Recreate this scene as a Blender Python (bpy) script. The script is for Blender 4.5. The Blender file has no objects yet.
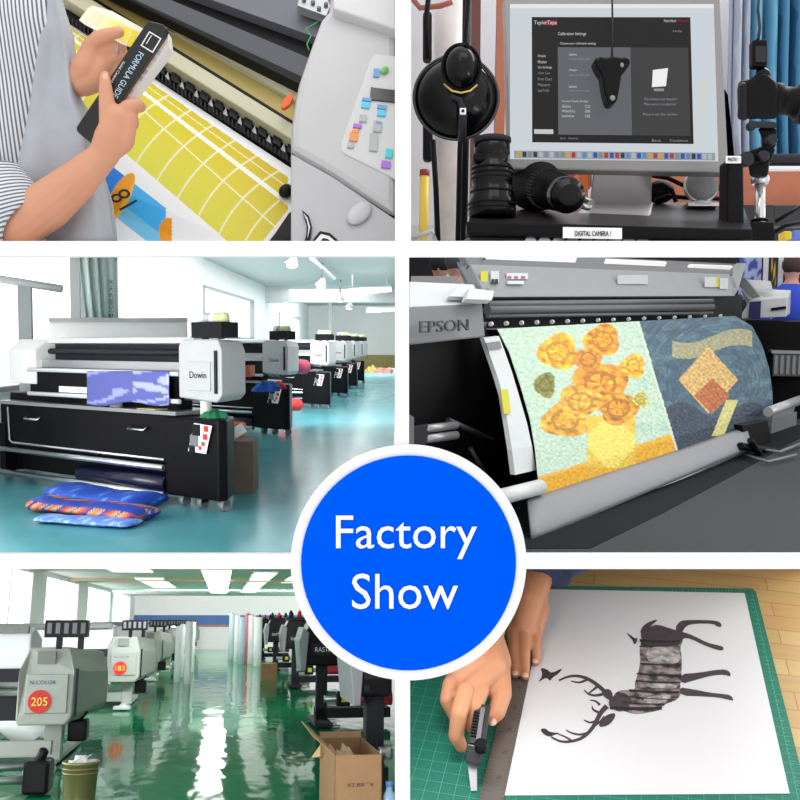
import bpy, math, random
from mathutils import Matrix, Vector, noise as mnoise
random.seed(7)
PI = math.pi
F = 1000.0                                   # focal length in pixels of the 800 px frame
C = bpy.context.scene.collection

# ------------------------------------------------------------ camera, world, exposure, lights
cam = bpy.data.objects.new('camera', bpy.data.cameras.new('camera'))
cam.data.sensor_width = 36.0
cam.data.lens = 36.0 * F / 800.0
cam.data.clip_start = 0.02; cam.data.clip_end = 300
cam.rotation_euler = (PI / 2, 0, 0)
C.objects.link(cam); bpy.context.scene.camera = cam

w = bpy.data.worlds.new('world'); bpy.context.scene.world = w
w.use_nodes = True
bg = w.node_tree.nodes['Background']
bg.inputs[0].default_value = (1.0, 1.0, 1.0, 1)
bg.inputs[1].default_value = 1.2
vs = bpy.context.scene.view_settings
vs.view_transform = 'Standard'; vs.look = 'None'; vs.exposure = 0.0; vs.gamma = 1.0
vs.use_curve_mapping = False

def P(px, py, d):
    return Vector((d * (px - 400) / F, d, d * (400 - py) / F))

class Room:
    """a level room: horizon row hy, depth axis towards column vx, eye height h; floor at z = 0"""
    def __init__(s, hy, vx, h):
        d = (400 - hy) / F
        u = Vector((0, -d, 1)).normalized()
        g = Vector(((vx - 400) / F, 1, d)).normalized()
        r = g.cross(u).normalized()
        s.h = h
        s.M = Matrix((( r.x, g.x, u.x, -h * u.x), (r.y, g.y, u.y, -h * u.y), (r.z, g.z, u.z, -h * u.z), (0, 0, 0, 1)))
    def at(s, x, y, z=0, rot=0):
        return s.M @ Matrix.Translation((x, y, z)) @ Matrix.Rotation(rot, 4, 'Z')

def hit(M, ax, val, px, py):
    """point of the line of sight (px,py) on the plane coordinate[ax]=val of frame M, in that frame"""
    I = M.inverted()
    o = I @ Vector((0, 0, 0)); q = (I @ P(px, py, 1.0)) - o
    k = 'xyz'.index(ax)
    t = (val - o[k]) / q[k]
    return o + q * t

def frame(o, x, y=None, z=None):
    """right-handed frame at o from an x axis and an approximate y or z axis (world)"""
    x = x.normalized()
    if z is not None:
        y = z.cross(x).normalized(); z = x.cross(y)
    else:
        z = x.cross(y).normalized(); y = z.cross(x)
    return Matrix(((x.x, y.x, z.x, o.x), (x.y, y.y, z.y, o.y), (x.z, y.z, z.z, o.z), (0, 0, 0, 1)))

def area(name, M, sx, sy, power, col=(1, 1, 1)):
    l = bpy.data.lights.new(name, 'AREA'); l.shape = 'RECTANGLE'; l.size = sx; l.size_y = sy
    l.energy = power; l.color = col
    o = bpy.data.objects.new(name, l); C.objects.link(o); o.matrix_world = M
    return o

R3 = Room(342, 390, 1.5)
R5 = Room(620, 222, 1.5)
R4 = Room(290, 600, 1.25)
R6 = Room(53, 632, 0.92)
flip = Matrix.Rotation(0, 4, 'X')

TX = lambda a: Matrix.Rotation(math.radians(a), 4, 'X')
TY = lambda a: Matrix.Rotation(math.radians(a), 4, 'Y')
TZ = lambda a: Matrix.Rotation(math.radians(a), 4, 'Z')
area('workshop_side_fill', R3.at(-4.3, 6.0, 1.35) @ TZ(30) @ TY(-80), 1.2, 3, 140)  # added fill beyond the left edge; no window stands at this spot
area('workshop_top_fill', R3.at(-2.3, 36, 3.5), 3, 26, 650)  # added fill panel under the ceiling to brighten the walls, besides the fitted lamps
area('workshop_forward_fill', R3.at(-2.4, 17.5, 2.75) @ TX(88), 3.4, .6, 500)  # added fill, hung free and turned forward to brighten the far half
area('workshop_end_fill', R3.at(-2, 44, 3.3) @ TX(75), 4, .5, 800)  # added fill hidden behind the ceiling beam to brighten the far wall
area('factory_side_fill', R5.at(-4.4, 10, 1.1) @ TY(-90), 1.1, 6, 160)  # added fill left of the view, nearer than the real windows
area('factory_front_fill', R5.at(-2.0, 3.6, 1.1) @ TZ(-15) @ TX(90), 1.2, .8, 90)  # added front fill for the nearest printer heads, out of view
area('factory_far_fill', R5.at(-0.3, 16, 2.4) @ TX(114), 4, .5, 900)  # added fill tilted upward to brighten the ceiling and far wall
area('factory_end_fill', R5.at(1, 44, 2.68) @ TX(75), 8, .12, 700)  # added thin fill near the ceiling to brighten the far wall
area('factory_strip_light', R5.at(-.18, 36.5, 2.7), .5, 21, 360)
area('exhibition_top_fill', R4.at(1.9, 4.6, 3.6), 3, 2.5, 105)  # added overhead fill, out of view above the printer
area('exhibition_side_fill', R4.at(5.5, 5.5, 2.2) @ Matrix.Rotation(1.1, 4, 'Y'), 2, 2, 70)  # added fill from the right, not a lamp of the hall
area('workbench_side_fill', Matrix.Translation((1.35, 1.45, -.15)) @ Matrix.Rotation(1.3, 4, 'Y'), .6, .5, 6.5)  # added fill past the right edge, brightening the sheet and hands
area('workbench_hidden_fill', Matrix.Translation(P(455, 596, 1.28)) @ Matrix.Rotation(-.5, 4, 'Y'), .08, .06, .5)  # added light hidden behind the round sign, lighting the bench from the left
area('studio_top_fill', Matrix.Translation((0.35, 1.5, 1.5)) @ Matrix.Rotation(math.radians(10), 4, 'X'), .8, .5, 3)  # added overhead fill above the opening, not a lamp of the studio
area('print_shop_top_fill', Matrix.Translation((-0.35, 1.1, 1.4)) @ Matrix.Rotation(math.radians(15), 4, 'X'), .8, .5, 2)  # added overhead fill, unseen, brightening the printer and hands

# ------------------------------------------------------------ materials
def lin(c):
    out = []
    for v in c:
        v /= 255.0
        out.append(v / 12.92 if v <= 0.04045 else ((v + 0.055) / 1.055) ** 2.4)
    return (out[0], out[1], out[2], 1)

_m = {}
def mat(name, c, rough=.5, metal=0, emis=0, noise=.06, nscale=8, bump=0, bscale=60, alpha=1, coat=0, spec=.5, mottle=0):
    if name in _m: return _m[name]
    m = bpy.data.materials.new(name); m.use_nodes = True; _m[name] = m
    nt = m.node_tree; b = nt.nodes['Principled BSDF']
    col = lin(c)
    tc = nt.nodes.new('ShaderNodeTexCoord')
    n = nt.nodes.new('ShaderNodeTexNoise'); n.inputs['Scale'].default_value = nscale
    n.inputs['Detail'].default_value = 4
    nt.links.new(tc.outputs['Object'], n.inputs['Vector'])
    mx = nt.nodes.new('ShaderNodeMix'); mx.data_type = 'RGBA'
    mx.inputs['A'].default_value = tuple(max(0, v * (1 - noise)) for v in col[:3]) + (1,)
    mx.inputs['B'].default_value = tuple(min(1, v * (1 + noise)) for v in col[:3]) + (1,)
    fac = n.outputs['Fac']
    if mottle:
        mr = nt.nodes.new('ShaderNodeMapRange'); mr.inputs[1].default_value = .5 - mottle; mr.inputs[2].default_value = .5 + mottle
        nt.links.new(fac, mr.inputs[0]); fac = mr.outputs[0]
    nt.links.new(fac, mx.inputs['Factor'])
    nt.links.new(mx.outputs['Result'], b.inputs['Base Color'])
    b.inputs['Roughness'].default_value = rough
    b.inputs['Metallic'].default_value = metal
    b.inputs['Specular IOR Level'].default_value = spec
    b.inputs['Coat Weight'].default_value = coat
    if emis:
        nt.links.new(mx.outputs['Result'], b.inputs['Emission Color'])
        b.inputs['Emission Strength'].default_value = emis
    if alpha < 1: b.inputs['Alpha'].default_value = alpha
    if bump:
        bn = nt.nodes.new('ShaderNodeTexNoise'); bn.inputs['Scale'].default_value = bscale
        nt.links.new(tc.outputs['Object'], bn.inputs['Vector'])
        bp = nt.nodes.new('ShaderNodeBump'); bp.inputs['Strength'].default_value = bump
        nt.links.new(bn.outputs['Fac'], bp.inputs['Height'])
        nt.links.new(bp.outputs['Normal'], b.inputs['Normal'])
    return m

def vcol(name, rough=.5, emis=0, spec=.5, bump=0):
    """surface whose printed pattern is stored per face corner"""
    if name in _m: return _m[name]
    m = bpy.data.materials.new(name); m.use_nodes = True; _m[name] = m
    nt = m.node_tree; b = nt.nodes['Principled BSDF']
    a = nt.nodes.new('ShaderNodeVertexColor'); a.layer_name = 'print'
    nt.links.new(a.outputs['Color'], b.inputs['Base Color'])
    b.inputs['Roughness'].default_value = rough; b.inputs['Specular IOR Level'].default_value = spec
    if emis:
        nt.links.new(a.outputs['Color'], b.inputs['Emission Color']); b.inputs['Emission Strength'].default_value = emis
    return m

def stripes(name, ca, cb, axis, period, duty=.5, rough=.8, wob=0.0, ang=0, sharp=1):
    """two-colour stripes across one object axis"""
    if name in _m: return _m[name]
    m = bpy.data.materials.new(name); m.use_nodes = True; _m[name] = m
    nt = m.node_tree; b = nt.nodes['Principled BSDF']; L = nt.links.new
    tc = nt.nodes.new('ShaderNodeTexCoord'); mp = nt.nodes.new('ShaderNodeMapping')
    mp.inputs['Rotation'].default_value = ang if isinstance(ang, tuple) else (0, ang, 0)
    L(tc.outputs['Object'], mp.inputs['Vector'])
    src = mp.outputs['Vector']
    if wob:
        n = nt.nodes.new('ShaderNodeTexNoise'); n.inputs['Scale'].default_value = 6
        L(tc.outputs['Object'], n.inputs['Vector'])
        sc = nt.nodes.new('ShaderNodeVectorMath'); sc.operation = 'SCALE'; sc.inputs['Scale'].default_value = wob
        L(n.outputs['Color'], sc.inputs[0])
        ad = nt.nodes.new('ShaderNodeVectorMath'); ad.operation = 'ADD'
        L(src, ad.inputs[0]); L(sc.outputs[0], ad.inputs[1]); src = ad.outputs[0]
    sp = nt.nodes.new('ShaderNodeSeparateXYZ'); L(src, sp.inputs[0])
    dv = nt.nodes.new('ShaderNodeMath'); dv.operation = 'DIVIDE'; dv.inputs[1].default_value = period
    L(sp.outputs['XYZ'.index(axis)], dv.inputs[0])
    fr = nt.nodes.new('ShaderNodeMath'); fr.operation = 'FRACT'; L(dv.outputs[0], fr.inputs[0])
    gt = nt.nodes.new('ShaderNodeMath'); gt.operation = 'GREATER_THAN'; gt.inputs[1].default_value = duty
    L(fr.outputs[0], gt.inputs[0])
    mx = nt.nodes.new('ShaderNodeMix'); mx.data_type = 'RGBA'
    mx.inputs['A'].default_value = lin(ca); mx.inputs['B'].default_value = lin(cb)
    L(gt.outputs[0], mx.inputs['Factor']); L(mx.outputs['Result'], b.inputs['Base Color'])
    b.inputs['Roughness'].default_value = rough
    return m

# ------------------------------------------------------------ mesh building
class MB:
    def __init__(s):
        s.v = []; s.f = []; s.sm = []; s.mi = []; s.cur = 0; s.col = None
    def add(s, vs, fs, smooth=False):
        o = len(s.v); s.v += [Vector(x) for x in vs]
        for f in fs:
            s.f.append([i + o for i in f]); s.sm.append(smooth); s.mi.append(s.cur)
        return s
    def hexa(s, p):
        return s.add(p, [(3, 2, 1, 0), (4, 5, 6, 7), (0, 1, 5, 4), (1, 2, 6, 5), (2, 3, 7, 6), (3, 0, 4, 7)])
    def box(s, x0, x1, y0, y1, z0, z1, M=None):
        p = [(x0, y0, z0), (x1, y0, z0), (x1, y1, z0), (x0, y1, z0), (x0, y0, z1), (x1, y0, z1), (x1, y1, z1), (x0, y1, z1)]
        if M: p = [M @ Vector(q) for q in p]
        return s.hexa(p)
    def prism(s, poly, ax, a, b, M=None):
        """polygon in the plane normal to ax, extruded from a to b"""
        n = len(poly)
        def mk(q, t):
            v = {'x': (t, q[0], q[1]), 'y': (q[0], t, q[1]), 'z': (q[0], q[1], t)}[ax]
            return M @ Vector(v) if M else Vector(v)
        vs_ = [mk(q, a) for q in poly] + [mk(q, b) for q in poly]
        fs = [tuple(range(n))[::-1], tuple(range(n, 2 * n))]
        for i in range(n):
            j = (i + 1) % n; fs.append((i, j, j + n, i + n))
        return s.add(vs_, fs)
    def slab(s, pts, off):
        """polygon of 3-D points given thickness by vector off"""
        n = len(pts); off = Vector(off); pts = [Vector(p) for p in pts]
        fs = [tuple(range(n)), tuple(range(n, 2 * n))[::-1]]
        for i in range(n):
            j = (i + 1) % n; fs.append((j, i, i + n, j + n))
        return s.add(pts + [p + off for p in pts], fs)
    def tube(s, pts, r, seg=12, caps=True, sx=1.0):
        pts = [Vector(p) for p in pts]; n = len(pts)
        rs = r if isinstance(r, (list, tuple)) else [r] * n
        vs_ = []; up = None
        for i, p in enumerate(pts):
            d = (pts[min(i + 1, n - 1)] - pts[max(i - 1, 0)])
            if d.length < 1e-9: d = Vector((0, 0, 1))
            d.normalize()
            if up is None:
                up = Vector((0, 0, 1)) if abs(d.z) < .9 else Vector((1, 0, 0))
            a = d.cross(up)
            if a.length < 1e-6: a = d.orthogonal()
            a.normalize(); b = a.cross(d).normalized(); up = b
            for k in range(seg):
                t = 2 * PI * k / seg
                vs_.append(p + (a * math.cos(t) * sx + b * math.sin(t)) * rs[i])
        fs = []
        for i in range(n - 1):
            for k in range(seg):
                k2 = (k + 1) % seg
                fs.append((i * seg + k, i * seg + k2, (i + 1) * seg + k2, (i + 1) * seg + k))
        s.add(vs_, fs, True)
        if caps:
            o = len(s.v) - len(vs_)
            s.f.append([o + k for k in range(seg)][::-1]); s.sm.append(False); s.mi.append(s.cur)
            s.f.append([o + (n - 1) * seg + k for k in range(seg)]); s.sm.append(False); s.mi.append(s.cur)
        return s
    def lathe(s, prof, M=None, seg=24, smooth=True):
        n = len(prof); vs_ = []
        for (r, z) in prof:
            for k in range(seg):
                t = 2 * PI * k / seg
                v = Vector((max(r, 1e-5) * math.cos(t), max(r, 1e-5) * math.sin(t), z))
                vs_.append(M @ v if M else v)
        fs = []
        for i in range(n - 1):
            for k in range(seg):
                k2 = (k + 1) % seg
                fs.append((i * seg + k, i * seg + k2, (i + 1) * seg + k2, (i + 1) * seg + k))
        s.add(vs_, fs, smooth)
        o = len(s.v) - len(vs_)
        s.f.append([o + k for k in range(seg)][::-1]); s.sm.append(False); s.mi.append(s.cur)
        s.f.append([o + (n - 1) * seg + k for k in range(seg)]); s.sm.append(False); s.mi.append(s.cur)
        return s
    def ball(s, c, rx, ry=None, rz=None, seg=14, M=None):
        ry = rx if ry is None else ry; rz = rx if rz is None else rz
        c = Vector(c); vs_ = []; rings = seg // 2
        for i in range(rings + 1):
            ph = PI * i / rings - PI / 2
            for k in range(seg):
                t = 2 * PI * k / seg
                v = Vector((rx * math.cos(ph) * math.cos(t), ry * math.cos(ph) * math.sin(t), rz * math.sin(ph)))
                if M: v = M.to_3x3() @ v
                vs_.append(c + v)
        fs = []
        for i in range(rings):
            for k in range(seg):
                k2 = (k + 1) % seg
                fs.append((i * seg + k, i * seg + k2, (i + 1) * seg + k2, (i + 1) * seg + k))
        return s.add(vs_, fs, True)
    def surf(s, fn, nu, nv, colfn=None, smooth=True, closed=False):
        vs_ = [fn(i / nu, j / nv) for j in range(nv + 1) for i in range(nu + 1)]
        fs = [(j * (nu + 1) + i, j * (nu + 1) + i + 1, (j + 1) * (nu + 1) + i + 1, (j + 1) * (nu + 1) + i) for j in range(nv) for i in range(nu)]
        if colfn:
            if s.col is None: s.col = {}
            o = len(s.f)
            for j in range(nv):
                for i in range(nu):
                    s.col[o + j * nu + i] = [lin(colfn(a / nu, b / nv)) for a, b in ((i, j), (i + 1, j), (i + 1, j + 1), (i, j + 1))]
        return s.add(vs_, fs, smooth)
    def text(s, txt, size, M, depth=0.0, align='CENTER', fit=None):
        cu = bpy.data.curves.new('t', 'FONT'); cu.body = txt; cu.size = size; cu.extrude = depth
        cu.align_x = align; cu.resolution_u = 3
        o = bpy.data.objects.new('t', cu); C.objects.link(o)
        dg = bpy.context.evaluated_depsgraph_get()
        me = bpy.data.meshes.new_from_object(o.evaluated_get(dg))
        xs = [v.co.x for v in me.vertices] or [0]; ys = [v.co.y for v in me.vertices] or [0]
        x0, x1, y0, y1 = min(xs), max(xs), min(ys), max(ys)
        def tr(c):
            c = c.copy()
            if fit:   # fit = (width, height): the letters' extents, centred on the frame
                c.x = (c.x - (x0 + x1) / 2) / max(x1 - x0, 1e-6) * fit[0]
                c.y = (c.y - (y0 + y1) / 2) / max(y1 - y0, 1e-6) * fit[1]
            return M @ c
        s.add([tr(v.co) for v in me.vertices], [tuple(p.vertices) for p in me.polygons])
        bpy.data.objects.remove(o); bpy.data.curves.remove(cu); bpy.data.meshes.remove(me)
        return s

def link(name, mb, mats, parent=None, M=None, bevel=0, world=False, solid=0, sub=0, remesh=0, smooth_it=0):
    """one mesh object; vertices are in the frame M (or in the parent's frame); world=True: in world space"""
    me = bpy.data.meshes.new(name)
    base = None
    if parent is not None: base = parent['_m'] if False else FR[parent.name]
    elif M is not None: base = M
    else: base = Matrix.Identity(4)
    vv = mb.v
    if KEEP:      # a room's things end at the partitions around that room
        lo, hi, le, ri = KEEP; W_ = Matrix.Identity(4) if world else base; I_ = W_.inverted(); nv = []
        for v in vv:
            w_ = W_ @ v
            w_.z = min(max(w_.z, (400 - hi) / F * w_.y), (400 - lo) / F * w_.y)
            w_.x = min(max(w_.x, (le - 400) / F * w_.y), (ri - 400) / F * w_.y)
            nv.append(I_ @ w_)
        vv = nv
    if world:
        if parent is None and M is None:
            c = sum(vv, Vector()) / len(vv); base = Matrix.Translation(c)
        I = base.inverted(); vv = [I @ v for v in vv]
    me.from_pydata([tuple(v) for v in vv], [], mb.f)
    me.polygons.foreach_set('use_smooth', mb.sm)
    if not isinstance(mats, (list, tuple)): mats = [mats]
    for m in mats: me.materials.append(m)
    me.polygons.foreach_set('material_index', mb.mi)
    if mb.col:
        ca = me.color_attributes.new('print', 'BYTE_COLOR', 'CORNER')
        for p in me.polygons:
            cs = mb.col.get(p.index)
            for k, li in enumerate(p.loop_indices):
                c = cs[k] if cs else (1, 1, 1, 1)
                ca.data[li].color = c
    me.update()
    o = bpy.data.objects.new(name, me); C.objects.link(o)
    if parent is not None: o.parent = parent
    else: o.matrix_world = base
    FR[o.name] = base
    if remesh:
        r = o.modifiers.new('r', 'REMESH'); r.mode = 'VOXEL'; r.voxel_size = remesh; r.use_smooth_shade = True
        if smooth_it:
            k = o.modifiers.new('k', 'SMOOTH'); k.factor = .5; k.iterations = smooth_it
    if solid:
        k = o.modifiers.new('s', 'SOLIDIFY'); k.thickness = solid; k.offset = 0
    if bevel:
        k = o.modifiers.new('b', 'BEVEL'); k.width = bevel; k.segments = 2; k.limit_method = 'ANGLE'; k.angle_limit = .6
    if sub:
        k = o.modifiers.new('u', 'SUBSURF'); k.levels = sub; k.render_levels = sub
    return o

FR = {}
KEEP = None
def tag(o, label, cat=None, group=None):
    o['label'] = label
    if cat: o['category'] = cat
    if group: o['group'] = group
    return o
def thing(name, label, cat, M, group=None):
    o = bpy.data.objects.new(name, None); o.empty_display_size = .1
    C.objects.link(o); o.matrix_world = M; FR[o.name] = M.copy()
    return tag(o, label, cat, group)
def struct(name, mb, m, M=None, **k):
    o = link(name, mb, m, None, M, **k); o['kind'] = 'structure'; return o
def dup(root, M, label, group=None):
    def rec(o, par):
        c = o.copy(); C.objects.link(c); c.parent = par
        for ch in o.children: rec(ch, c)
        return c
    r = root.copy(); C.objects.link(r); r.matrix_world = M; FR[r.name] = M.copy()
    for ch in root.children: rec(ch, r)
    r['label'] = label
    if group: r['group'] = group
    return r

# ------------------------------------------------------------ the white display wall with six openings
WHITE = mat('white_paint', (243, 243, 243), .7, noise=.0, spec=.2)
def wallbox(x0, x1, y0, y1, d=1.2, t=.012):
    return (d * (x0 - 400) / F, d * (x1 - 400) / F, d, d + t, d * (400 - y1) / F, d * (400 - y0) / F)
m = MB()
for b in ((-24, 824, 241, 256), (-24, 824, 554, 569), (395, 411, -8, 241), (395, 409, 256, 554), (395, 409, 569, 808),
          (-24, -8, -8, 241), (-24, -8, 256, 554), (-24, -8, 569, 808), (808, 824, -8, 241), (808, 824, 256, 554), (808, 824, 569, 808),
          (-24, 824, -24, -8), (-24, 824, 808, 824)):
    m.box(*wallbox(*b))
struct('wall_front', m, WHITE)
# added partitions, edge-on and unseen, that block light between the six rooms
def part_h(y0, y1, xa, xb, d2, d1=1.213):
    q = MB()
    q.hexa([P(xa, y1, d1), P(xb, y1, d1), P(xb, y1, d2), P(xa, y1, d2), P(xa, y0, d1), P(xb, y0, d1), P(xb, y0, d2), P(xa, y0, d2)])
    return q
PARTM = mat('partition_paint', (225, 225, 225), .8)
struct('trim_1', part_h(243.5, 253.5, -200, 396.5, 60), PARTM)
struct('trim_2', part_h(556.5, 566.5, -200, 396.5, 60), PARTM)
struct('trim_3', part_h(243.5, 253.5, 408, 820, 3.2), PARTM)
struct('trim_4', part_h(556.5, 566.5, 408, 820, 4), PARTM)
q = MB(); q.hexa([P(398, 900, 1.213), P(406, 900, 1.213), P(406, 900, 60), P(398, 900, 60), P(398, -100, 1.213), P(406, -100, 1.213), P(406, -100, 60), P(398, -100, 60)])
struct('trim_5', q, PARTM)

# round blue sign mounted on the wall
BLUE = mat('sign_blue', (0, 88, 236), 1, noise=0.0, spec=0)
sg = thing('round_sign', 'round blue sign with white rim reading Factory Show', 'sign', Matrix.Translation(P(408.5, 562, 1.19)))
FZ = Matrix.Rotation(PI / 2, 4, 'X')     # text frame facing the viewer
r_ = 1.19 / F
m = MB(); m.lathe([(117.5 * r_, -.008), (117.5 * r_, .004)], FZ, 96, False); link('rim', m, WHITE, sg)
m = MB(); m.lathe([(106.8 * r_, .0041), (106.8 * r_, .0075)], FZ, 96, False); link('disc', m, BLUE, sg)
def wtext(par, name, txt, x0, x1, y0, y1, d, m_, dep=.0006, M0=None):
    q = MB(); q.text(txt, .1, Matrix.Translation(P((x0 + x1) / 2, (y0 + y1) / 2, d)) @ FZ, dep, fit=((x1 - x0) * d / F, (y1 - y0) * d / F))
    return link(name, q, m_, par, world=True)
LW = mat('letter_white', (245, 245, 245), .6, noise=0)
wtext(sg, 'lettering', 'Factory', 336, 477, 515.5, 559, 1.181, LW)
wtext(sg, 'lettering', 'Show', 352, 458, 573.5, 609, 1.181, LW)

# ------------------------------------------------------------ shared materials
def emit(name, c, s): return mat(name, c, .5, emis=s, noise=0)
GREY = mat('machine_grey', (168, 172, 165), .45)
GREYD = mat('machine_grey_dark', (120, 124, 122), .5)
INK = mat('black_plastic', (22, 22, 25), .35, spec=.15)
INK2 = mat('charcoal_plastic', (44, 44, 50), .5, spec=.15)
STEEL = mat('brushed_steel', (190, 192, 195), .3, .8)
ALU = mat('white_aluminium', (228, 232, 235), .35)
REDM = mat('number_red', (214, 35, 30), .5)
YEL = mat('number_yellow', (255, 226, 90), .5)
PAPER = mat('white_paper', (240, 240, 240), .7)
CARD = mat('cardboard', (156, 122, 86), .85, noise=.12, nscale=20)
WALLW = mat('wall_white', (244, 244, 242), .8)
CEIL = mat('ceiling_white', (244, 242, 244), .8)
WINM = emit('window_daylight', (255, 255, 255), 1.6)
LAMPM = emit('lamp_white', (255, 255, 250), 6)

# floor: glossy green epoxy with faint waves
def floor_mat(name, c, rough, bump, wave=3.0, spec=.3):
    m = mat(name, c, rough, noise=.18, nscale=1.2, spec=spec)
    nt = m.node_tree; b = nt.nodes['Principled BSDF']
    b.inputs['IOR'].default_value = 1.2
    tc = nt.nodes.new('ShaderNodeTexCoord'); n = nt.nodes.new('ShaderNodeTexNoise'); n.inputs['Scale'].default_value = wave
    mp = nt.nodes.new('ShaderNodeMapping'); mp.inputs['Scale'].default_value = (1, .35, 1)
    nt.links.new(tc.outputs['Object'], mp.inputs['Vector']); nt.links.new(mp.outputs['Vector'], n.inputs['Vector'])
    bp = nt.nodes.new('ShaderNodeBump'); bp.inputs['Strength'].default_value = bump; bp.inputs['Distance'].default_value = .1
    nt.links.new(n.outputs['Fac'], bp.inputs['Height']); nt.links.new(bp.outputs['Normal'], b.inputs['Normal'])
    return m

def screen(name, c, s_=1.0):
    """lit display pixels: black surface that gives off its own colour"""
    m = mat(name, c, .4, emis=s_, noise=0, spec=.1)
    b = m.node_tree.nodes['Principled BSDF']
    for l in list(b.inputs['Base Color'].links): m.node_tree.links.remove(l)
    b.inputs['Base Color'].default_value = (.01, .01, .01, 1)
    return m

# ============================================================ middle left: teal-floored workshop
M3 = R3.M
TEAL = floor_mat('teal_epoxy', (82, 148, 156), .2, .05, 1.6)
TRIMW = mat('white_enamel', (232, 232, 230), .4)
BLK = mat('black_sheet_metal', (12, 11, 14), .4, spec=.12)
CHROME = mat('chrome_bar', (215, 215, 220), .2, .9)
HEADW = mat('printer_grey', (184, 184, 184), .4)
xr3 = lambda y: (396 - 390) / 1000 * y
q = MB(); q.prism([(-4.7, 6.9), (.01, 6.9), (.35, 58), (-4.7, 58)], 'z', -.02, 0); struct('floor', q, TEAL, M3)
q = MB(); q.prism([(-4.7, 17), (.08, 17), (.35, 58), (-4.7, 58)], 'z', 3.6, 3.65); struct('ceiling', q, mat('workshop_ceiling', (205, 212, 210), .8), M3)
q = MB(); q.box(-4.7, .37, 58, 58.1, 0, 3.6); q.box(-2.2, -.2, 57.95, 58, .5, 3.0); struct('wall_far', q, mat('far_wall_grey', (205, 208, 205), .8), M3)
# left wall: openings at the three windows (x = -4.7)
def yw(px): return hit(M3, 'x', -4.7, px, 300).y
def zw(px, py): return hit(M3, 'x', -4.7, px, py).z
wins = [(yw(0) - 2, yw(78), .9, 3.6), (yw(203), yw(253), 1.6, 2.93), (yw(279), yw(299), 1.55, 2.75), (yw(313.5), yw(318), 1.5, 2.6)]
q = MB(); yc = 11.0
for (a, b, z0, z1) in wins:
    q.box(-4.85, -4.7, yc, a, 0, 3.6); q.box(-4.85, -4.7, a, b, 0, z0)
    if z1 < 3.6: q.box(-4.85, -4.7, a, b, z1, 3.6)
    yc = b
q.box(-4.85, -4.7, yc, 58, 0, 3.6)
struct('wall_left', q, WALLW, M3)
for i, (a, b, z0, z1) in enumerate(wins):
    q = MB(); q.box(-4.84, -4.82, a, b, z0, z1); q.cur = 1
    fr = .05 if i == 0 else .12
    for (y0, y1, c0, c1) in ((a, a + fr, z0, z1), (b - fr, b, z0, z1), (a, b, z0, z0 + .06), (a, b, z1 - .06, z1)):
        q.box(-4.8, -4.66, y0, y1, c0, c1)
    struct('window_%d' % (i + 6), q, [WINM, mat('window_frame_grey', (150, 155, 155), .5)], M3)
# ceiling beam and dark pillar
q = MB(); q.box(-4.7, .3, 38, 38.8, 3.0, 3.6); struct('trim_7', q, mat('beam_paint', (214, 218, 216), .8), M3)
q = MB(); a = hit(M3, 'y', 50, 328, 342); q.box(a.x, a.x + .2, 50, 50.3, 0, 3.6); struct('trim_8', q, mat('dark_pipe', (80, 84, 86), .6), M3)
# curtain with characters
CURT = stripes('curtain_teal', (170, 192, 186), (190, 206, 200), 'X', .13, .5, wob=.05)
FC = R3.at(-4.4, hit(M3, 'x', -4.4, 98, 300).y, 0, PI / 2 - .9)
t = thing('curtain', 'grey-green curtain with a column of black Chinese characters', 'curtain', FC)
a0 = hit(FC, 'y', 0, 79, 300).x; a1 = hit(FC, 'y', 0, 118, 300).x; zt = hit(FC, 'y', 0, 98, 250).z; zb = hit(FC, 'y', 0, 98, 320).z
b0 = hit(FC, 'y', 0, 86, 320).x
q = MB(); q.surf(lambda u, v: Vector(((a0 + (b0 - a0) * (1 - v)) * (1 - u) + a1 * u, .05 * math.sin(u * 26) * (1 if u < .62 else .25), zb + (zt - zb) * v)), 60, 4); link('cloth', q, CURT, t, solid=.01)
q = MB()
for k, ch in enumerate('\u6c34\u5929\u8272\u58a8\u827a\u6750'):
    c = hit(FC, 'y', -.1, 111, 282 + k * 6.8)
    q.text(ch, .1, Matrix.Translation(c) @ FZ, .001, fit=(.085, .09))
link('lettering', q, INK, t)
# grey rail and post in front of the bright window
t = thing('light_stand', 'pale grey post with long crossbar before the bright window', 'stand', R3.at(hit(M3, 'y', 11.5, 26, 340).x, 11.5, 0))
FS = FR[t.name]
A = hit(FS, 'y', 0, 0, 279); B = hit(FS, 'y', 0, 62, 289)
q = MB(); q.tube([A, B], .045); link('crossbar', q, mat('stand_grey', (175, 178, 178), .5), t)
q = MB(); q.box(-.075, .075, -.03, .03, 0, hit(FS, 'y', 0, 25, 284).z); link('post', q, mat('stand_grey2', (150, 156, 156), .5), t)

def heap(c, rx, ry, rz, seed, flat=.35):
    """crumpled cloth lying in a low irregular pile"""
    q = MB(); c = Vector(c)
    def f(u, v):
        th = 2 * PI * u; r = math.sin(PI * v / 2); z = math.cos(PI * v / 2)
        k = 1 + flat * mnoise.noise(Vector((math.cos(th) * 2 * r, math.sin(th) * 2 * r, seed))) * 2
        return c + Vector((rx * r * math.cos(th) * k, ry * r * math.sin(th) * k, rz * z * (.8 + .45 * mnoise.noise(Vector((math.cos(th) * r * 3, math.sin(th) * r * 1.6, seed + 5))))))
    q.surf(f, 36, 12); return q
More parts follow.
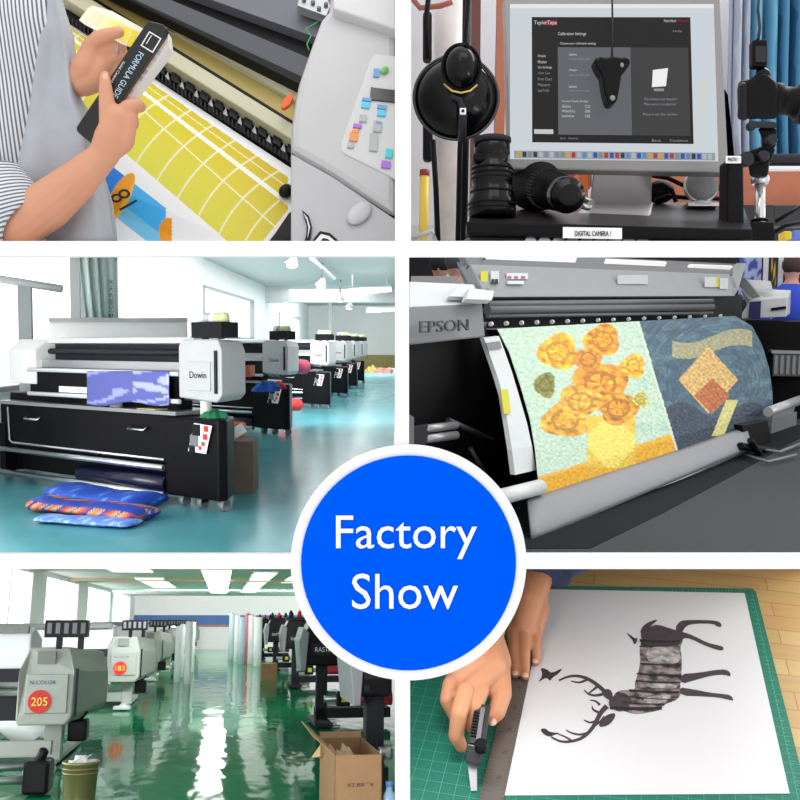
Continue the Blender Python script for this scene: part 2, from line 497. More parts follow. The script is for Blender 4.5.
# ---- dye-sublimation printer; frame: origin front left floor corner, x right along the front, y back
A = hit(M3, 'z', 0, 2, 479); B = hit(M3, 'z', 0, 222, 513)
ang3 = math.atan2(B.y - A.y, B.x - A.x)
L3 = (B - A).length
MP = M3 @ Matrix.Translation(B) @ Matrix.Rotation(ang3, 4, 'Z')       # origin: front right floor corner
def h3(px, py, y=0): return hit(MP, 'y', y, px, py)
D3 = .38
def zz(px, py, y=0): return h3(px, py, y).z
def xx(px, py, y=0): return h3(px, py, y).x
def textile_printer(label, M, grp, full=True, cloth=None, num=None):
    t = thing('textile_printer', label, 'printer', M, grp)
    xl = -L3
    # lower dryer cabinet
    zt = zz(170, 415); zbt = zz(168, 463)
    q = MB(); q.hexa([(xl, 0, zz(8, 446)), (xx(168, 463), 0, zbt), (xx(168, 463), D3, zbt), (xl, D3, zz(8, 446)), (xl, 0, zt), (xx(170, 415), 0, zt), (xx(170, 415), D3, zt), (xl, D3, zt)])
    dr = link('dryer_cabinet', q, BLK, t, bevel=.01)
    q = MB(); q.tube([(xl + .18, -.015, zt - .03), (xl + .2, -.015, zbt + .06), (xl + .26, -.015, zbt + .03), (xx(166, 463), -.015, zbt + .03)], .014, 8); link('trim', q, CHROME, dr)
    for px, py in ((35, 419), (140, 429)):
        c = h3(px, py)
        q = MB(); q.tube([(c.x - .12, 0, c.z + .03), (c.x - .12, -.05, c.z), (c.x + .12, -.05, c.z), (c.x + .12, 0, c.z + .03)], .012, 8); link('handle', q, CHROME, dr)
    q = MB(); q.box(xl, xx(178, 415), -.03, D3 + .1, zt, zt + .035); link('table_edge', q, mat('grey_top', (150, 152, 152), .3, .3), t)
    # right control cabinet
    x0 = xx(168, 490)
    q = MB(); q.prism([(x0, -.03), (0, -.03), (.02, .05), (-.24, D3), (x0, D3)], 'z', .1, zz(222, 420)); cb = link('control_cabinet', q, BLK, t, bevel=.02)
    q = MB(); q.hexa([h3(188, 451, -.05), h3(206, 454, -.05), h3(206, 454, -.03), h3(188, 451, -.03), h3(194, 423, -.05), h3(212, 426, -.05), h3(212, 426, -.03), h3(194, 423, -.03)])
    pn = link('control_panel', q, PAPER, cb)
    for px, py, s, mm in ((196, 430, .1, INK), (206, 429, .05, REDM), (205, 437, .05, REDM), (194, 441, .1, GREYD), (203, 444, .035, REDM), (200, 448, .03, REDM), (192, 449, .07, INK)):
        c = h3(px, py, -.055)
        q = MB(); q.box(c.x - s / 2, c.x + s / 2, -.06, -.05, c.z - s / 2, c.z + s / 2); link('button', q, mm, pn)
    for px in (3, 178, 196, 218):
        c = h3(px, 500); cx = c.x
        q = MB(); q.lathe([(.05, -.03), (.05, .03)], Matrix.Translation((cx, .08, .05)) @ Matrix.Rotation(PI / 2, 4, 'Y'), 14); q.box(cx - .03, cx + .03, .04, .12, .05, .12); link('caster', q, mat('caster_grey', (130, 132, 136), .4), t)
    # rollers under the cabinet
    for nm, za, ra in (('tension_bar', zz(100, 459.5), .03), ('take_up_bar', zz(60, 479), .035)):
        q = MB(); q.tube([(xl + .02, -.04, za), (x0, -.04, za)], ra, 12); link(nm, q, CHROME, t)
    q = MB(); q.box(xl, x0, .12, .3, .12, .95); link('lower_beam', q, BLK, t)
    q = MB(); q.tube([(-2.1, .02, zz(120, 478) + .0), (x0, .02, zz(120, 478))], .085, 18); link('dark_film_roll', q, mat('film_navy', (18, 18, 48), .25), t)
    q = MB(); q.box(xl, xl + .12, -.02, D3, .1, .62); link('side_leg', q, BLK, t)
    # printer on top
    zb_ = zt + .08; ztop = zz(180, 343); xa, xb = xx(30, 370), xx(181, 370)
    q = MB(); q.box(xa, xb, .0, .03, zz(170, 400), zz(170, 373)); link('front_apron', q, BLK, t)
    for py in (371.5, 397):
        q = MB(); q.tube([(xa, -.02, zz(100, py)), (xb, -.02, zz(100, py))], .022, 10); link('front_bar', q, ALU, t)
    c = h3(60, 389)
    q = MB(); q.box(c.x, c.x + 1.1, -.012, 0, c.z - .03, c.z + .03); link('white_strip', q, PAPER, t)
    q = MB(); q.box(xa + .1, xb, .06, .2, zz(100, 369), zz(100, 361)); link('platen', q, STEEL, t)
    q = MB(); q.box(xa + .1, xb, .22, .3, zz(100, 366), ztop); q.tube([(xa + .1, .16, zz(100, 352)), (xb, .16, zz(100, 352))], .03); link('carriage_bay', q, INK2, t)
    q = MB(); q.prism([(.12, ztop), (.16, ztop + .05), (.36, ztop + .06), (.36, zt + .1), (.3, zt + .1), (.3, ztop - .02)], 'x', xa + .1, xb); link('top_cover', q, TRIMW, t)
    q = MB(); q.prism([(-.02, zz(12, 383)), (-.02, zz(12, 350)), (.12, ztop + .04), (.34, ztop + .04), (.34, zz(12, 383))], 'x', xx(10, 370), xx(37, 370)); link('left_cap', q, TRIMW, t, bevel=.015)
    # head on the right
    hx0, hx1 = xx(180, 370, -.05), xx(222, 370, -.05)
    z0, z1 = zz(200, 402, -.05), zz(200, 339, -.05)
    q = MB()
    hb = [(hx0, z0 + .03), (hx1 - .05, z0), (hx1 + .02, z0 + .06), (hx1 + .02, z1 - .1), (hx1 - .03, z1), (hx0 + .05, z1), (hx0, z1 - .06)]
    n = len(hb); q.add([(p[0], -.07, p[1]) for p in hb] + [(p[0] - (.2 if p[0] > hx1 - .2 else 0), D3 + .02, p[1] * .97 + .03) for p in hb],
                       [tuple(range(n)), tuple(range(n, 2 * n))[::-1]] + [((i + 1) % n, i, i + n, (i + 1) % n + n) for i in range(n)])
    hd = link('head_housing', q, HEADW, t, bevel=.02)
    q = MB(); q.box(hx0 + .12, hx1 - .12, -.08, -.066, z0 + .1, z1 - .2); link('door', q, HEADW, hd, bevel=.005)
    q = MB(); q.text('Dowin', .1, Matrix.Translation(((hx0 + hx1) / 2, -.083, z0 + .24)) @ FZ, .001, fit=(.22, .06)); link('lettering', q, INK2, hd)
    q = MB(); q.box(hx1 - .06, hx1 - .035, -.09, -.07, z0 + .08, z1 - .1); link('cable', q, INK2, hd)
    # ink tanks
    q = MB(); q.box(hx0 + .1, hx1 - .06, .0, .2, z1 + .01, z1 + .15); q.box(hx0 + .15, hx0 + .2, .08, .12, z1, z1 + .12); q.box(hx1 - .2, hx1 - .15, .08, .12, z1, z1 + .12)
    rk = link('ink_rack', q, INK, t)
    for k in range(5):
        xk = hx0 + .15 + k * (hx1 - hx0 - .28) / 4
        q = MB(); q.lathe([(.05, z1 + .15), (.05, z1 + .2), (.035, z1 + .23), (.0, z1 + .24)], Matrix.Translation((xk, .1, 0)), 12)
        link('ink_bottle', q, [PAPER, mat('ink_grey', (190, 190, 190)), PAPER, mat('ink_yellow', (226, 222, 160)), mat('ink_lime', (215, 225, 170))][k], rk)
    return t, hx0, hx1, zt
tp, hx0, hx1, zt3 = textile_printer('largest textile printer, nearest, with a blue film over its front', MP, 'textile printers in a row')
spots3 = ((287, 436), (328, 409), (346, 397), (355.5, 389), (363, 383.5))
for k, (px, py) in enumerate(spots3):
    c = hit(M3, 'z', 0, px, py)
    dup(tp, M3 @ Matrix.Translation(c) @ Matrix.Rotation(ang3, 4, 'Z'), ['second textile printer, right behind the nearest one, next to the brown carton', 'third textile printer from the viewer in the row', 'fourth textile printer from the viewer in the row', 'fifth textile printer, last but one in the row', 'farthest textile printer, at the end of the row'][k])
# things on and around the nearest printer
q = MB()
def film(u, v):
    p = h3(87 + 82 * u, 371 + 33 * v + 2 * math.sin(u * 9) * v, -.05 - .02 * v)
    return p
def filmc(u, v):
    s = math.sin(u * 11 + 3 * math.sin(v * 7)) + math.sin(v * 9 + u * 5)
    if u > .55 and s > .1: return (170, 175, 205)
    if s > 1.3: return (150, 160, 215)
    return (84, 92, 168)
q.surf(film, 40, 16, filmc)
tag(link('printed_film', q, vcol('film_print', .3), None, MP, solid=.004), 'translucent blue printed film hanging over the front of the nearest printer', 'film')
c = h3(117, 411, .1)
q = MB(); q.lathe([(.07, 0), (.075, .1), (.075, .19), (.06, .21), (.03, .21)], Matrix.Translation((c.x, .1, zt3 + .035)), 20); tag(link('tape_roll', q, PAPER, None, MP), 'white cylindrical roll standing on the printer table', 'roll')
q = MB(); q.hexa([(xx(137, 413), .0, zt3 + .036), (xx(155, 413), .0, zt3 + .036), (xx(160, 413), .25, zt3 + .036), (xx(143, 413), .25, zt3 + .036), (xx(137, 413), .0, zt3 + .045), (xx(155, 413), .0, zt3 + .045), (xx(160, 413), .25, zt3 + .045), (xx(143, 413), .25, zt3 + .045)])
tag(link('notepad', q, mat('pad_yellow', (214, 196, 130)), None, MP), 'small yellow paper pad on the printer table', 'paper')
# items on the control cabinet
zc = zz(222, 420)
c = h3(206, 405, .1)
q = MB(); q.lathe([(.05, 0), (.05, .2), (.03, .22)], Matrix.Translation((c.x, .1, zc)), 14); tag(link('white_bottle', q, PAPER, None, MP), 'white bottle on the control cabinet beside the head', 'bottle')
c = h3(215, 412, .12)
q = heap((c.x, .12, zc + .002), .11, .09, .09, 2); tag(link('green_rag', q, mat('rag_green', (30, 120, 80), .9), None, MP), 'crumpled dark green rag on the control cabinet', 'rag')
# carton, rolls, white device behind the nearest printer
c = hit(M3, 'z', 0, 233, 494)
q = MB(); q.box(0, .2, 0, .4, 0, .52); tag(link('cardboard_box', q, mat('carton_brown', (120, 104, 88), .8), None, R3.at(c.x, c.y, 0)), 'tall brown carton standing behind the nearest textile printer', 'box')
t = thing('heat_sensor', 'white cylindrical sensor with black mount sticking out by the carton', 'sensor', R3.at(c.x, c.y - .1, .55))
q = MB(); q.tube([(-.03, -.02, .02), (.13, 0, .12)], [.055, .05], 14); link('body', q, PAPER, t)
q = MB(); q.box(-.1, .0, -.03, .05, -.1, .03); link('mount', q, INK, t)
for k, (nm, cc, y0) in enumerate((('orange', (235, 110, 30), 425), ('yellow', (245, 190, 40), 432), ('red', (215, 40, 35), 439))):
    a = hit(M3, 'y', 10.6, 226, y0); b = hit(M3, 'y', 10.9, 243, y0 + .5)
    q = MB(); q.tube([a, b], .04, 12); tag(link('fabric_roll', q, mat('fabric_' + nm, cc, .7), None, M3), nm + ' fabric roll between the nearest printer and the second', 'roll', 'coloured fabric rolls')
c = hit(M3, 'y', 15, 265, 386)
q = heap(c - Vector((0, 0, .08)), .2, .16, .17, 4); tag(link('folded_cloth', q, mat('cloth_blue', (40, 90, 190), .9), None, M3), 'bright blue cloth heap on the second printer', 'cloth')
c = hit(M3, 'y', 15.2, 279, 385)
q = heap(c - Vector((0, 0, .06)), .1, .12, .13, 6); tag(link('folded_cloth', q, mat('cloth_red', (190, 40, 60), .9), None, M3), 'small red cloth beside the bright blue cloth', 'cloth')
c0 = hit(M3, 'y', 17.5, 288, 366); c1 = hit(M3, 'y', 17.9, 305, 367)
q = MB(); q.tube([c0, c1], .13, 16); tag(link('fabric_roll', q, mat('fabric_crimson', (165, 25, 70), .6), None, M3), 'crimson fabric roll mounted between second and third heads', 'roll')
c0 = hit(M3, 'y', 19, 284, 404); c1 = hit(M3, 'y', 19.4, 298, 405)
q = MB(); q.tube([c0, c1], .12, 16); tag(link('fabric_roll', q, mat('fabric_red', (200, 30, 35), .6), None, M3), 'bright red roll low beside the third printer', 'roll')
c0 = hit(M3, 'y', 13, 244, 366); c1 = hit(M3, 'y', 13.4, 254, 376)
q = MB(); q.box(c0.x, c1.x, 13, 13.5, c1.z, c0.z); tag(link('orange_fabric', q, mat('fabric_salmon', (200, 90, 60), .7), None, M3), 'salmon cloth under the arm of the second printer', 'cloth')
# long printed banner rolled on the floor
G = M3 @ Matrix.Translation(hit(M3, 'z', 0, 92, 515))
t = thing('printed_fabric_bundle', 'loosely folded blue fabric print with colourful motifs on the floor', 'fabric', G)
rnd = random.Random(3)
def foldc(base):
    def f(u, v):
        n = math.sin(u * 31 + base) * math.sin(v * 13 + u * 9) + .5 * math.sin(u * 70)
        if base == 1: return (235, 240, 250) if (.1 < u < .75 and .62 < v < .78 and math.sin(u * 90) > -.4) else ((36, 80, 190) if n < .8 else (90, 150, 220))
        if base == 2:
            return [(200, 80, 40), (230, 170, 60), (60, 60, 110), (190, 60, 60), (225, 190, 150), (30, 50, 120)][int((math.sin(u * 47 + v * 11) + 1) * 2.99)] if .25 < v < .8 else (28, 60, 160)
        return (90, 130, 215) if n < .4 else (140, 180, 230)
    return f
for (ax_, ay_, bx_, by_, rz_, ry_, n_) in ((64, 490, 150, 502, .06, .26, 1), (41, 503, 147, 515, .06, .2, 2), (42, 518, 136, 524, .03, .14, 3)):
    a = hit(G, 'z', rz_, ax_, ay_); b = hit(G, 'z', rz_, bx_, by_)
    dv = (b - a); nv = Vector((-dv.y, dv.x, 0)).normalized()
    def fold(u, v):
        e = max(.0, 1 - (abs(2 * u - 1)) ** 40) ** .5
        th = 2 * PI * v + PI / 2
        w_ = 1 + .2 * math.sin(u * 8 + n_) + .08 * math.sin(u * 23)
        return a + dv * u + nv * (ry_ * math.cos(th) * (.6 + .4 * e)) + Vector((0, 0, rz_ * math.sin(th) * e * w_ + .004 + rz_ * (w_ - 1) * e * .0))
    q = MB(); q.surf(fold, 80, 30, lambda u, v, n_=n_: foldc(n_)(u, (v * 1.6) % 1.0))
    link('fold', q, vcol('fabric_print', .45), t)
# fabric heap at the far end
for k, (px, py, cc, nm) in enumerate(((372, 371, (150, 130, 60), 'olive'), (383, 372, (150, 90, 80), 'reddish'), (392, 371, (180, 160, 150), 'pale'))):
    c = hit(M3, 'z', 0, px, py + 1)
    q = heap((c.x, c.y, .0), .42, .4, .38 - .06 * k, 8 + k); tag(link('fabric_heap', q, mat('heap_' + nm, cc, .9, noise=.4, nscale=12), None, M3), nm + ' heap of fabric on the floor by the far wall', 'fabric')
q = MB(); q.box(-2.2, .33, 57.4, 57.9, .0, .75); tag(link('wall_bench', q, mat('bench_olive', (128, 120, 70), .8), None, M3), 'long olive bench along the far wall behind the fabric heaps', 'bench')
# hanging spotlights
def lamp3(px, py, y, s, label):
    c = hit(M3, 'y', y, px, py)
    t = thing('spotlight', label, 'lamp', M3 @ Matrix.Translation(c), 'ceiling spotlights')
    q = MB(); q.lathe([(.04 * s, .12 * s), (.06 * s, .08 * s), (.16 * s, -.08 * s), (.15 * s, -.09 * s)], Matrix.Rotation(.3, 4, 'Y'), 18); link('shade', q, HEADW, t)
    q = MB(); q.ball((-.02, 0, -.09 * s), .11 * s, .11 * s, .05 * s); link('bulb', q, LAMPM, t)
    q = MB(); q.tube([(0, 0, .1 * s), (0.02, 0, 3.6 - c.z)], .02 * s, 8); link('stem', q, GREYD, t)
for a in ((293, 261, 22, 1.1, 'nearest hanging spotlight at the top of the workshop'), (322, 283, 27, 1.15, 'second hanging spotlight, below the ceiling track'), (340, 297, 34, 1.2, 'third hanging spotlight, left of the long tube light'), (350, 305.5, 40, 1.2, 'farthest and lowest hanging spotlight')): lamp3(*a)
a = hit(M3, 'z', 3.5, 312, 258); b = hit(M3, 'z', 3.5, 334, 278)
q = MB(); q.tube([a, b], .06, 8); tag(link('lighting_track', q, ALU, None, M3), 'pale ceiling track running above the spotlights', 'track')
for k, (x0, y0, x1, y1, yy_, l) in enumerate(((348, 293.5, 391, 289.5, 30, 'nearer long fluorescent tube under the ceiling beam'), (367, 311, 395, 309.8, 40, 'farther fluorescent tube, lower right'))):
    a = hit(M3, 'y', yy_, x0, y0); b = hit(M3, 'y', yy_ + .2, x1, y1)
    t = thing('tube_light', l, 'light', M3 @ Matrix.Translation(a), 'fluorescent tubes')
    q = MB(); q.tube([Vector(), b - a], .06, 10); link('tube', q, LAMPM, t)
    q = MB(); q.tube([Vector((0, 0, .09)), b - a + Vector((0, 0, .09))], .05, 8)
    for f_ in (.1, .9):
        p_ = (b - a) * f_; q.tube([p_ + Vector((0, 0, .1)), Vector((p_.x, p_.y, 3.59 - a.z))], .012, 6)
    link('fitting', q, ALU, t)

a = hit(M3, 'y', 13.5, 50, 345); b = hit(M3, 'y', 13.5, 186, 322)
t = thing('backing_board', 'long white board with a grey top rail behind the nearest printer', 'board', M3 @ Matrix.Translation((a.x, 13.5, 0)))
q = MB(); q.box(0, b.x - a.x, 0, .08, .2, b.z); link('board', q, mat('board_white', (236, 236, 234), .6), t)
q = MB(); q.box(0, b.x - a.x, -.04, .12, b.z, b.z + .055); link('rail', q, mat('rail_grey', (165, 168, 168), .5), t)

# ============================================================ middle right: large printer at an exhibition
M4 = R4.M
A = hit(M4, 'z', 0, 520, 550); B = hit(M4, 'z', 0, 800, 440)
a4 = math.atan2(B.y - A.y, B.x - A.x)
MF = M4 @ Matrix.Translation(A) @ Matrix.Rotation(a4, 4, 'Z')     # x along the printer, y to its back
def h4(px, py, y): return hit(MF, 'y', y, px, py)
SIL = mat('hood_silver', (128, 132, 134), .45)
DKG = mat('exhibit_dark_grey', (92, 94, 98), .45)
EPG = mat('housing_grey', (112, 115, 118), .45)
BK4 = mat('deep_black', (8, 8, 9), .5, spec=.2)
WH4 = mat('leg_white', (196, 200, 200), .4)
FLR4 = mat('carpet_grey', (68, 71, 73), .95, noise=.35, nscale=160, spec=.1)
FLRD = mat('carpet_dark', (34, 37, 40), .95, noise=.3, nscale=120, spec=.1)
x4 = .012
RY4 = lambda t: (MF.inverted().to_3x3() @ P(409, 340, 1).normalized()) * t
def poly_at(q, pts, y, thick):
    """pts: pixel outline lying on the plane y, given thickness away from the viewer"""
    q.slab([h4(px, py, y) for px, py in pts], (0, thick, 0)); return q
def pl4(y):  # room floor clipped to the right of the partition
    return max(x4 * y, -9)
q = MB(); q.prism([(-.16 * 4.4 + (-.04), 4.4), (3.0, 4.4), (7.5, 15.5), (-.19 * 15.5, 15.5)], 'z', -.02, 0); struct('floor', q, FLR4, M4)
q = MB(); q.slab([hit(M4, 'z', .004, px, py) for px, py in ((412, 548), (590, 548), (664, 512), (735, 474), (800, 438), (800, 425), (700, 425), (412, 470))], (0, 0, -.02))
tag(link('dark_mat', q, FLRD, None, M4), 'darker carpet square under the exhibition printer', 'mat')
# backdrop: dark wall with banners
q = MB(); q.prism([(-.19 * 15, 15), (7.5, 15), (7.5, 15.1), (-.19 * 15.1, 15.1)], 'z', 0, 3); struct('wall_back', q, mat('exhibition_black', (30, 30, 36), .8), M4)
def banner(x0, x1, y0, y1, yy_, c1, c2, label, nm):
    a = hit(M4, 'y', yy_, x0, y1); b = hit(M4, 'y', yy_, x1, y0)
    q = MB()
    def cf(u, v):
        k = math.sin(u * 9 + 5 * math.sin(v * 6)) + math.sin(v * 17 + u * 4)
        return c1 if k > .2 else c2
    q.surf(lambda u, v: Vector((a.x + (b.x - a.x) * u, yy_, a.z + (b.z - a.z) * v)), 14, 20, cf, False)
    tag(link(nm, q, vcol('banner_print', .7), None, M4, solid=.03), label, 'banner')
banner(738, 762, 250, 300, 12, (60, 80, 170), (170, 180, 220), 'blue patterned banner behind the hood at upper right', 'banner')
banner(762, 769, 250, 300, 11.8, (215, 215, 218), (205, 205, 208), 'narrow white panel left of the striped banner', 'white_banner')
banner(769, 777, 250, 322, 12.2, (190, 160, 60), (40, 40, 45), 'yellow and black striped banner in the upper right corner', 'banner')
banner(777, 784, 250, 300, 11.8, (225, 225, 228), (215, 215, 218), 'second white panel, right of the striped banner', 'white_banner')
banner(784, 800, 250, 322, 12.2, (170, 80, 60), (200, 170, 150), 'reddish banner at the right edge behind the crowd', 'banner')
# visitors far behind
def visitor(px, py, d, s, cs, ch, label):
    c = hit(M4, 'y', d, px, py)           # head centre
    t = thing('person', label, 'person', M4 @ Matrix.Translation((c.x, d, 0)), 'visitors behind the printers')
    z = c.z
    q = MB()
    q.tube([(0, 0, .9 * z / 1.6), (0, 0, z - .45), (0, 0, z - .25), (0, 0, z - .14), (0, 0, z - .1)], [.17, .2, .21, .08, .06], 14)
    q.ball((0, 0, z), .09, .1, .125)
    for sx in (-1, 1):
        q.tube([(sx * .18, 0, z - .24), (sx * .27, -.02, z - .5), (sx * .22, -.2, z - .66)], [.07, .055, .035], 10)
        q.tube([(sx * .09, 0, .9 * z / 1.6 + .05), (sx * .1, 0, .5), (sx * .1, 0, .03)], [.11, .075, .05], 10)
        q.ball((sx * .1, -.06, .04), .05, .12, .04)
    q.ball((0, -.1, z - .01), .015, .025, .02)
    link('body', q, mat('skin_far', (196, 150, 130), .7), t, remesh=.03)
    q = MB(); q.tube([(0, 0, .85 * z / 1.6), (0, 0, z - .45), (0, 0, z - .25), (0, 0, z - .15)], [.2, .225, .235, .1], 14)
    for sx in (-1, 1): q.tube([(sx * .18, 0, z - .24), (sx * .28, -.02, z - .5), (sx * .23, -.18, z - .64)], [.09, .07, .05], 10)
    link('shirt', q, mat('shirt_%d_%d' % (cs[0], cs[2]), cs, .8), t)
    q = MB()
    for sx in (-1, 1): q.tube([(sx * .09, 0, .95 * z / 1.6), (sx * .1, 0, .5), (sx * .1, 0, .08)], [.13, .1, .07], 10)
    link('trousers', q, mat('trousers_dark', (35, 36, 44), .8), t)
    q = MB(); q.ball((0, -.015, z + .05), .112, .12, .11); link('hair', q, mat('hair_%d' % ch[0], ch, .8), t)
visitor(440, 268, 10.6, 1, (30, 40, 45), (20, 22, 20), 'person in dark clothes at the far upper left behind the printer')
visitor(446, 262, 11.6, 1, (225, 220, 215), (40, 30, 26), 'person in a pale top facing the machine left of the hood')
visitor(456, 266, 9.8, 1, (150, 155, 162), (70, 70, 74), 'person in grey with grey hair close to the hood')
visitor(467, 262, 11, 1, (70, 60, 62), (30, 24, 22), 'person in brownish dark top nearest the hood')
visitor(792, 270, 11.6, 1, (40, 70, 190), (60, 40, 34), 'person in a bright blue shirt at the right edge')
a = hit(M4, 'y', 9, 411, 290); b = hit(M4, 'y', 9, 452, 276)
q = MB(); q.box(a.x + .0, b.x, 9, 9.3, .7, b.z); tag(link('display_table', q, mat('table_cloth_white', (180, 178, 176), .8), None, M4), 'white display table in front of the far visitors', 'table')

KEEP = (-400, 1200, 408.8, 1300)
ep = thing('large_format_printer', 'huge silver and black printer feeding out a colourful art print', 'printer', MF)
YB = .75       # depth of the hood front above the front feet
# hood: tilted silver front, top deck
HL = [h4(487, 297, YB), h4(735, 296, YB), h4(730, 274, YB + .22), h4(470, 264, YB + .22)]
q = MB(); q.slab(HL, (0, .08, -.02)); hd = link('hood', q, SIL, ep, bevel=.008)
TL = [h4(468, 265, YB + .22), h4(733, 275, YB + .22), h4(742, 264, YB + .55), h4(462, 250, YB + .55)]
q = MB(); q.slab(TL, (0, .03, -.05)); link('top_deck', q, mat('deck_dark', (60, 62, 66), .4), ep, bevel=.006)
for pts in (((487, 262), (574, 265.5), (577, 258), (484, 254)), ((605, 266.5), (664, 269), (667, 262.5), (608, 260)), ((687, 270), (728, 272), (733, 266.5), (692, 265))):
    q = MB(); q.slab([h4(x, y, YB + .36) for x, y in pts], (0, .02, .01)); link('lid_window', q, mat('lid_white', (238, 240, 238), .4), ep)
q = MB(); q.slab([h4(470, 262, YB + .3), h4(478, 262, YB + .3), h4(492, 297, YB - .02), h4(484, 299, YB - .02)], (0, .1, 0)); link('hood_edge', q, DKG, ep)
q = MB(); q.slab([h4(733, 276, YB + .2), h4(746, 263, YB + .4), h4(738, 290, YB), h4(734, 296, YB)], (0, .1, 0)); link('hood_edge', q, SIL, ep)
# labels on the hood
def hood_label(px0, px1, py0, py1, c, nm='hood_label'):
    f = .22 * (296 - (py0 + py1) / 2) / 27
    q = MB(); q.slab([h4(px0, py1, YB + f - .05), h4(px1, py1, YB + f - .05), h4(px1, py0, YB + f - .03), h4(px0, py0, YB + f - .03)], (0, .004, 0)); return link(nm, q, c, hd)
YLB = mat('label_yellowgreen', (190, 185, 40), .5)
WLB = mat('label_pale', (190, 194, 196), .5)
hood_label(481, 488, 271, 285, YLB); hood_label(491, 499, 271, 285, WLB); hood_label(507, 528, 273, 279, WLB); hood_label(508, 524, 281, 284, WLB)
hood_label(618, 648, 275, 284, mat('label_grey', (175, 178, 180), .5)); hood_label(705, 716, 277, 287, WLB); hood_label(716, 720, 277, 287, YLB); hood_label(720, 728, 278, 289, WLB)
for k, px in enumerate((509.5, 516, 523)): hood_label(px - 2, px + 2, 273.5, 278.5, mat('label_red', (150, 70, 70), .5))
for k in range(4): hood_label(492 + (k % 2) * 3.6, 494.6 + (k % 2) * 3.6, 272 + (k // 2) * 7, 277 + (k // 2) * 7, INK2)
# dark bay with rails and rollers
q = MB(); q.slab([h4(484, 322, YB + .1), h4(742, 322, YB + .1), h4(742, 295, YB + .1), h4(484, 295, YB + .1)], (0, .15, 0)); link('carriage_bay', q, BK4, ep)
for py, r in ((304, .02), (310, .03), (316, .014)):
    q = MB(); q.tube([h4(487, py, YB), h4(712, py - 3, YB)], r, 10); link('rail', q, DKG, ep)
for k in range(16):
    q = MB()
    px = 491 + k * 15.3; py = 324 - k * .55
    c = h4(px, py, YB - .02); q.lathe([(.014, -.008), (.014, .008)], Matrix.Translation(c) @ Matrix.Rotation(PI / 2, 4, 'Y'), 10)
    link('pinch_roller', q, mat('roller_white', (225, 225, 225), .4), ep)
# left housing reading EPSON
q = MB()
F1 = [h4(409, 345, .55), h4(485, 337, .55), h4(482, 303, .6), h4(409, 306, .6)]
q.slab(F1, RY4(.3)); hs = link('left_housing', q, EPG, ep, bevel=.01)
q = MB(); q.slab([h4(409, 306, .6), h4(482, 303, .6), h4(474, 284, .85), h4(409, 281, .85)], (0, .0, -.03)); link('housing_top', q, WH4, ep, bevel=.008)
q = MB(); q.slab([h4(446, 300, .62), h4(478, 301, .62), h4(470, 289, .8), h4(456, 289, .8)], (0, -.02, .02)); link('hinge_plate', q, mat('plate_light', (200, 205, 205), .4), ep)
q = MB(); q.slab([h4(466, 299, .5), h4(492, 300, .5), h4(494, 291, .6), h4(470, 288, .6)], (0, .03, -.02)); link('release_lever', q, WH4, ep)
cE = (h4(420, 327, .5) + h4(468, 325, .5)) / 2
ex = (h4(467, 325, .535) - h4(419, 330, .535)); 
q = MB(); q.text('EPSON', .1, Matrix.Translation(cE) @ Matrix.Rotation(-math.atan2(-ex.z, ex.x), 4, 'Y').inverted() @ FZ if False else Matrix.Translation(cE) @ FZ, .006, fit=(ex.length, h4(443, 322, .535).z - h4(443, 333.5, .535).z))
link('lettering', q, mat('letter_dark', (66, 68, 72), .4), hs)
# black body and stand on the left
q = MB(); q.slab([h4(409, 520, .75), h4(560, 480, .75), h4(520, 400, .75), h4(484, 325, .75), h4(409, 328, .75)], RY4(.4)); link('lower_body', q, BK4, ep)
for py, r in ((428, .022), (438, .024)):
    q = MB(); q.tube([h4(424, py + 1, .6), h4(456, py - 3, .6)], r, 12); link('roller_arm', q, mat('arm_steel', (150, 152, 154), .35, .5), ep)
q = MB(); q.slab([h4(412, 447, .58), h4(428, 444, .58), h4(428, 424, .58), h4(412, 427, .58)], RY4(.06)); link('arm_bracket', q, INK2, ep, bevel=.005)
q = MB(); q.slab([h4(409, 450, .5), h4(414, 448, .5), h4(414, 418, .5), h4(409, 415, .5)], RY4(.06)); link('stand_post', q, DKG, ep)
for (pa, pb, r) in (((462, 460), (486, 486), .02), ((470, 448), (500, 500), .014), ((448, 420), (492, 440), .016)):
    q = MB(); q.tube([h4(*pa, .62), h4(*pb, .62)], r, 8); link('cable', q, mat('cable_dark', (38, 38, 42), .5), ep)
# white left side rail of the platen (curved)
sr = [((484, 338), (499, 336), .62), ((490, 355), (505, 352), .58), ((497, 375), (512, 372), .52), ((503, 395), (518, 392), .45), ((508, 425), (527, 423), .36), ((512, 450), (532, 446), .3), ((515, 475), (536, 470), .27)]
q = MB()
for i in range(len(sr) - 1):
    (a, b, y), (c, d, y2) = sr[i], sr[i + 1]
    q.slab([h4(*c, y2), h4(*d, y2), h4(*b, y), h4(*a, y)], (0, .03, 0))
link('side_rail', q, WH4, ep)
q = MB(); q.slab([h4(504, 414, .38), h4(511, 413, .38), h4(508, 389, .44), h4(501, 390, .44)], (0, .006, 0)); link('yellow_label', q, YLB, ep)
q = MB(); q.slab([h4(488, 350, .58), h4(502, 348, .58), h4(500, 341, .6), h4(486, 343, .6)], (0, .005, 0)); link('grey_label', q, EPG, ep)
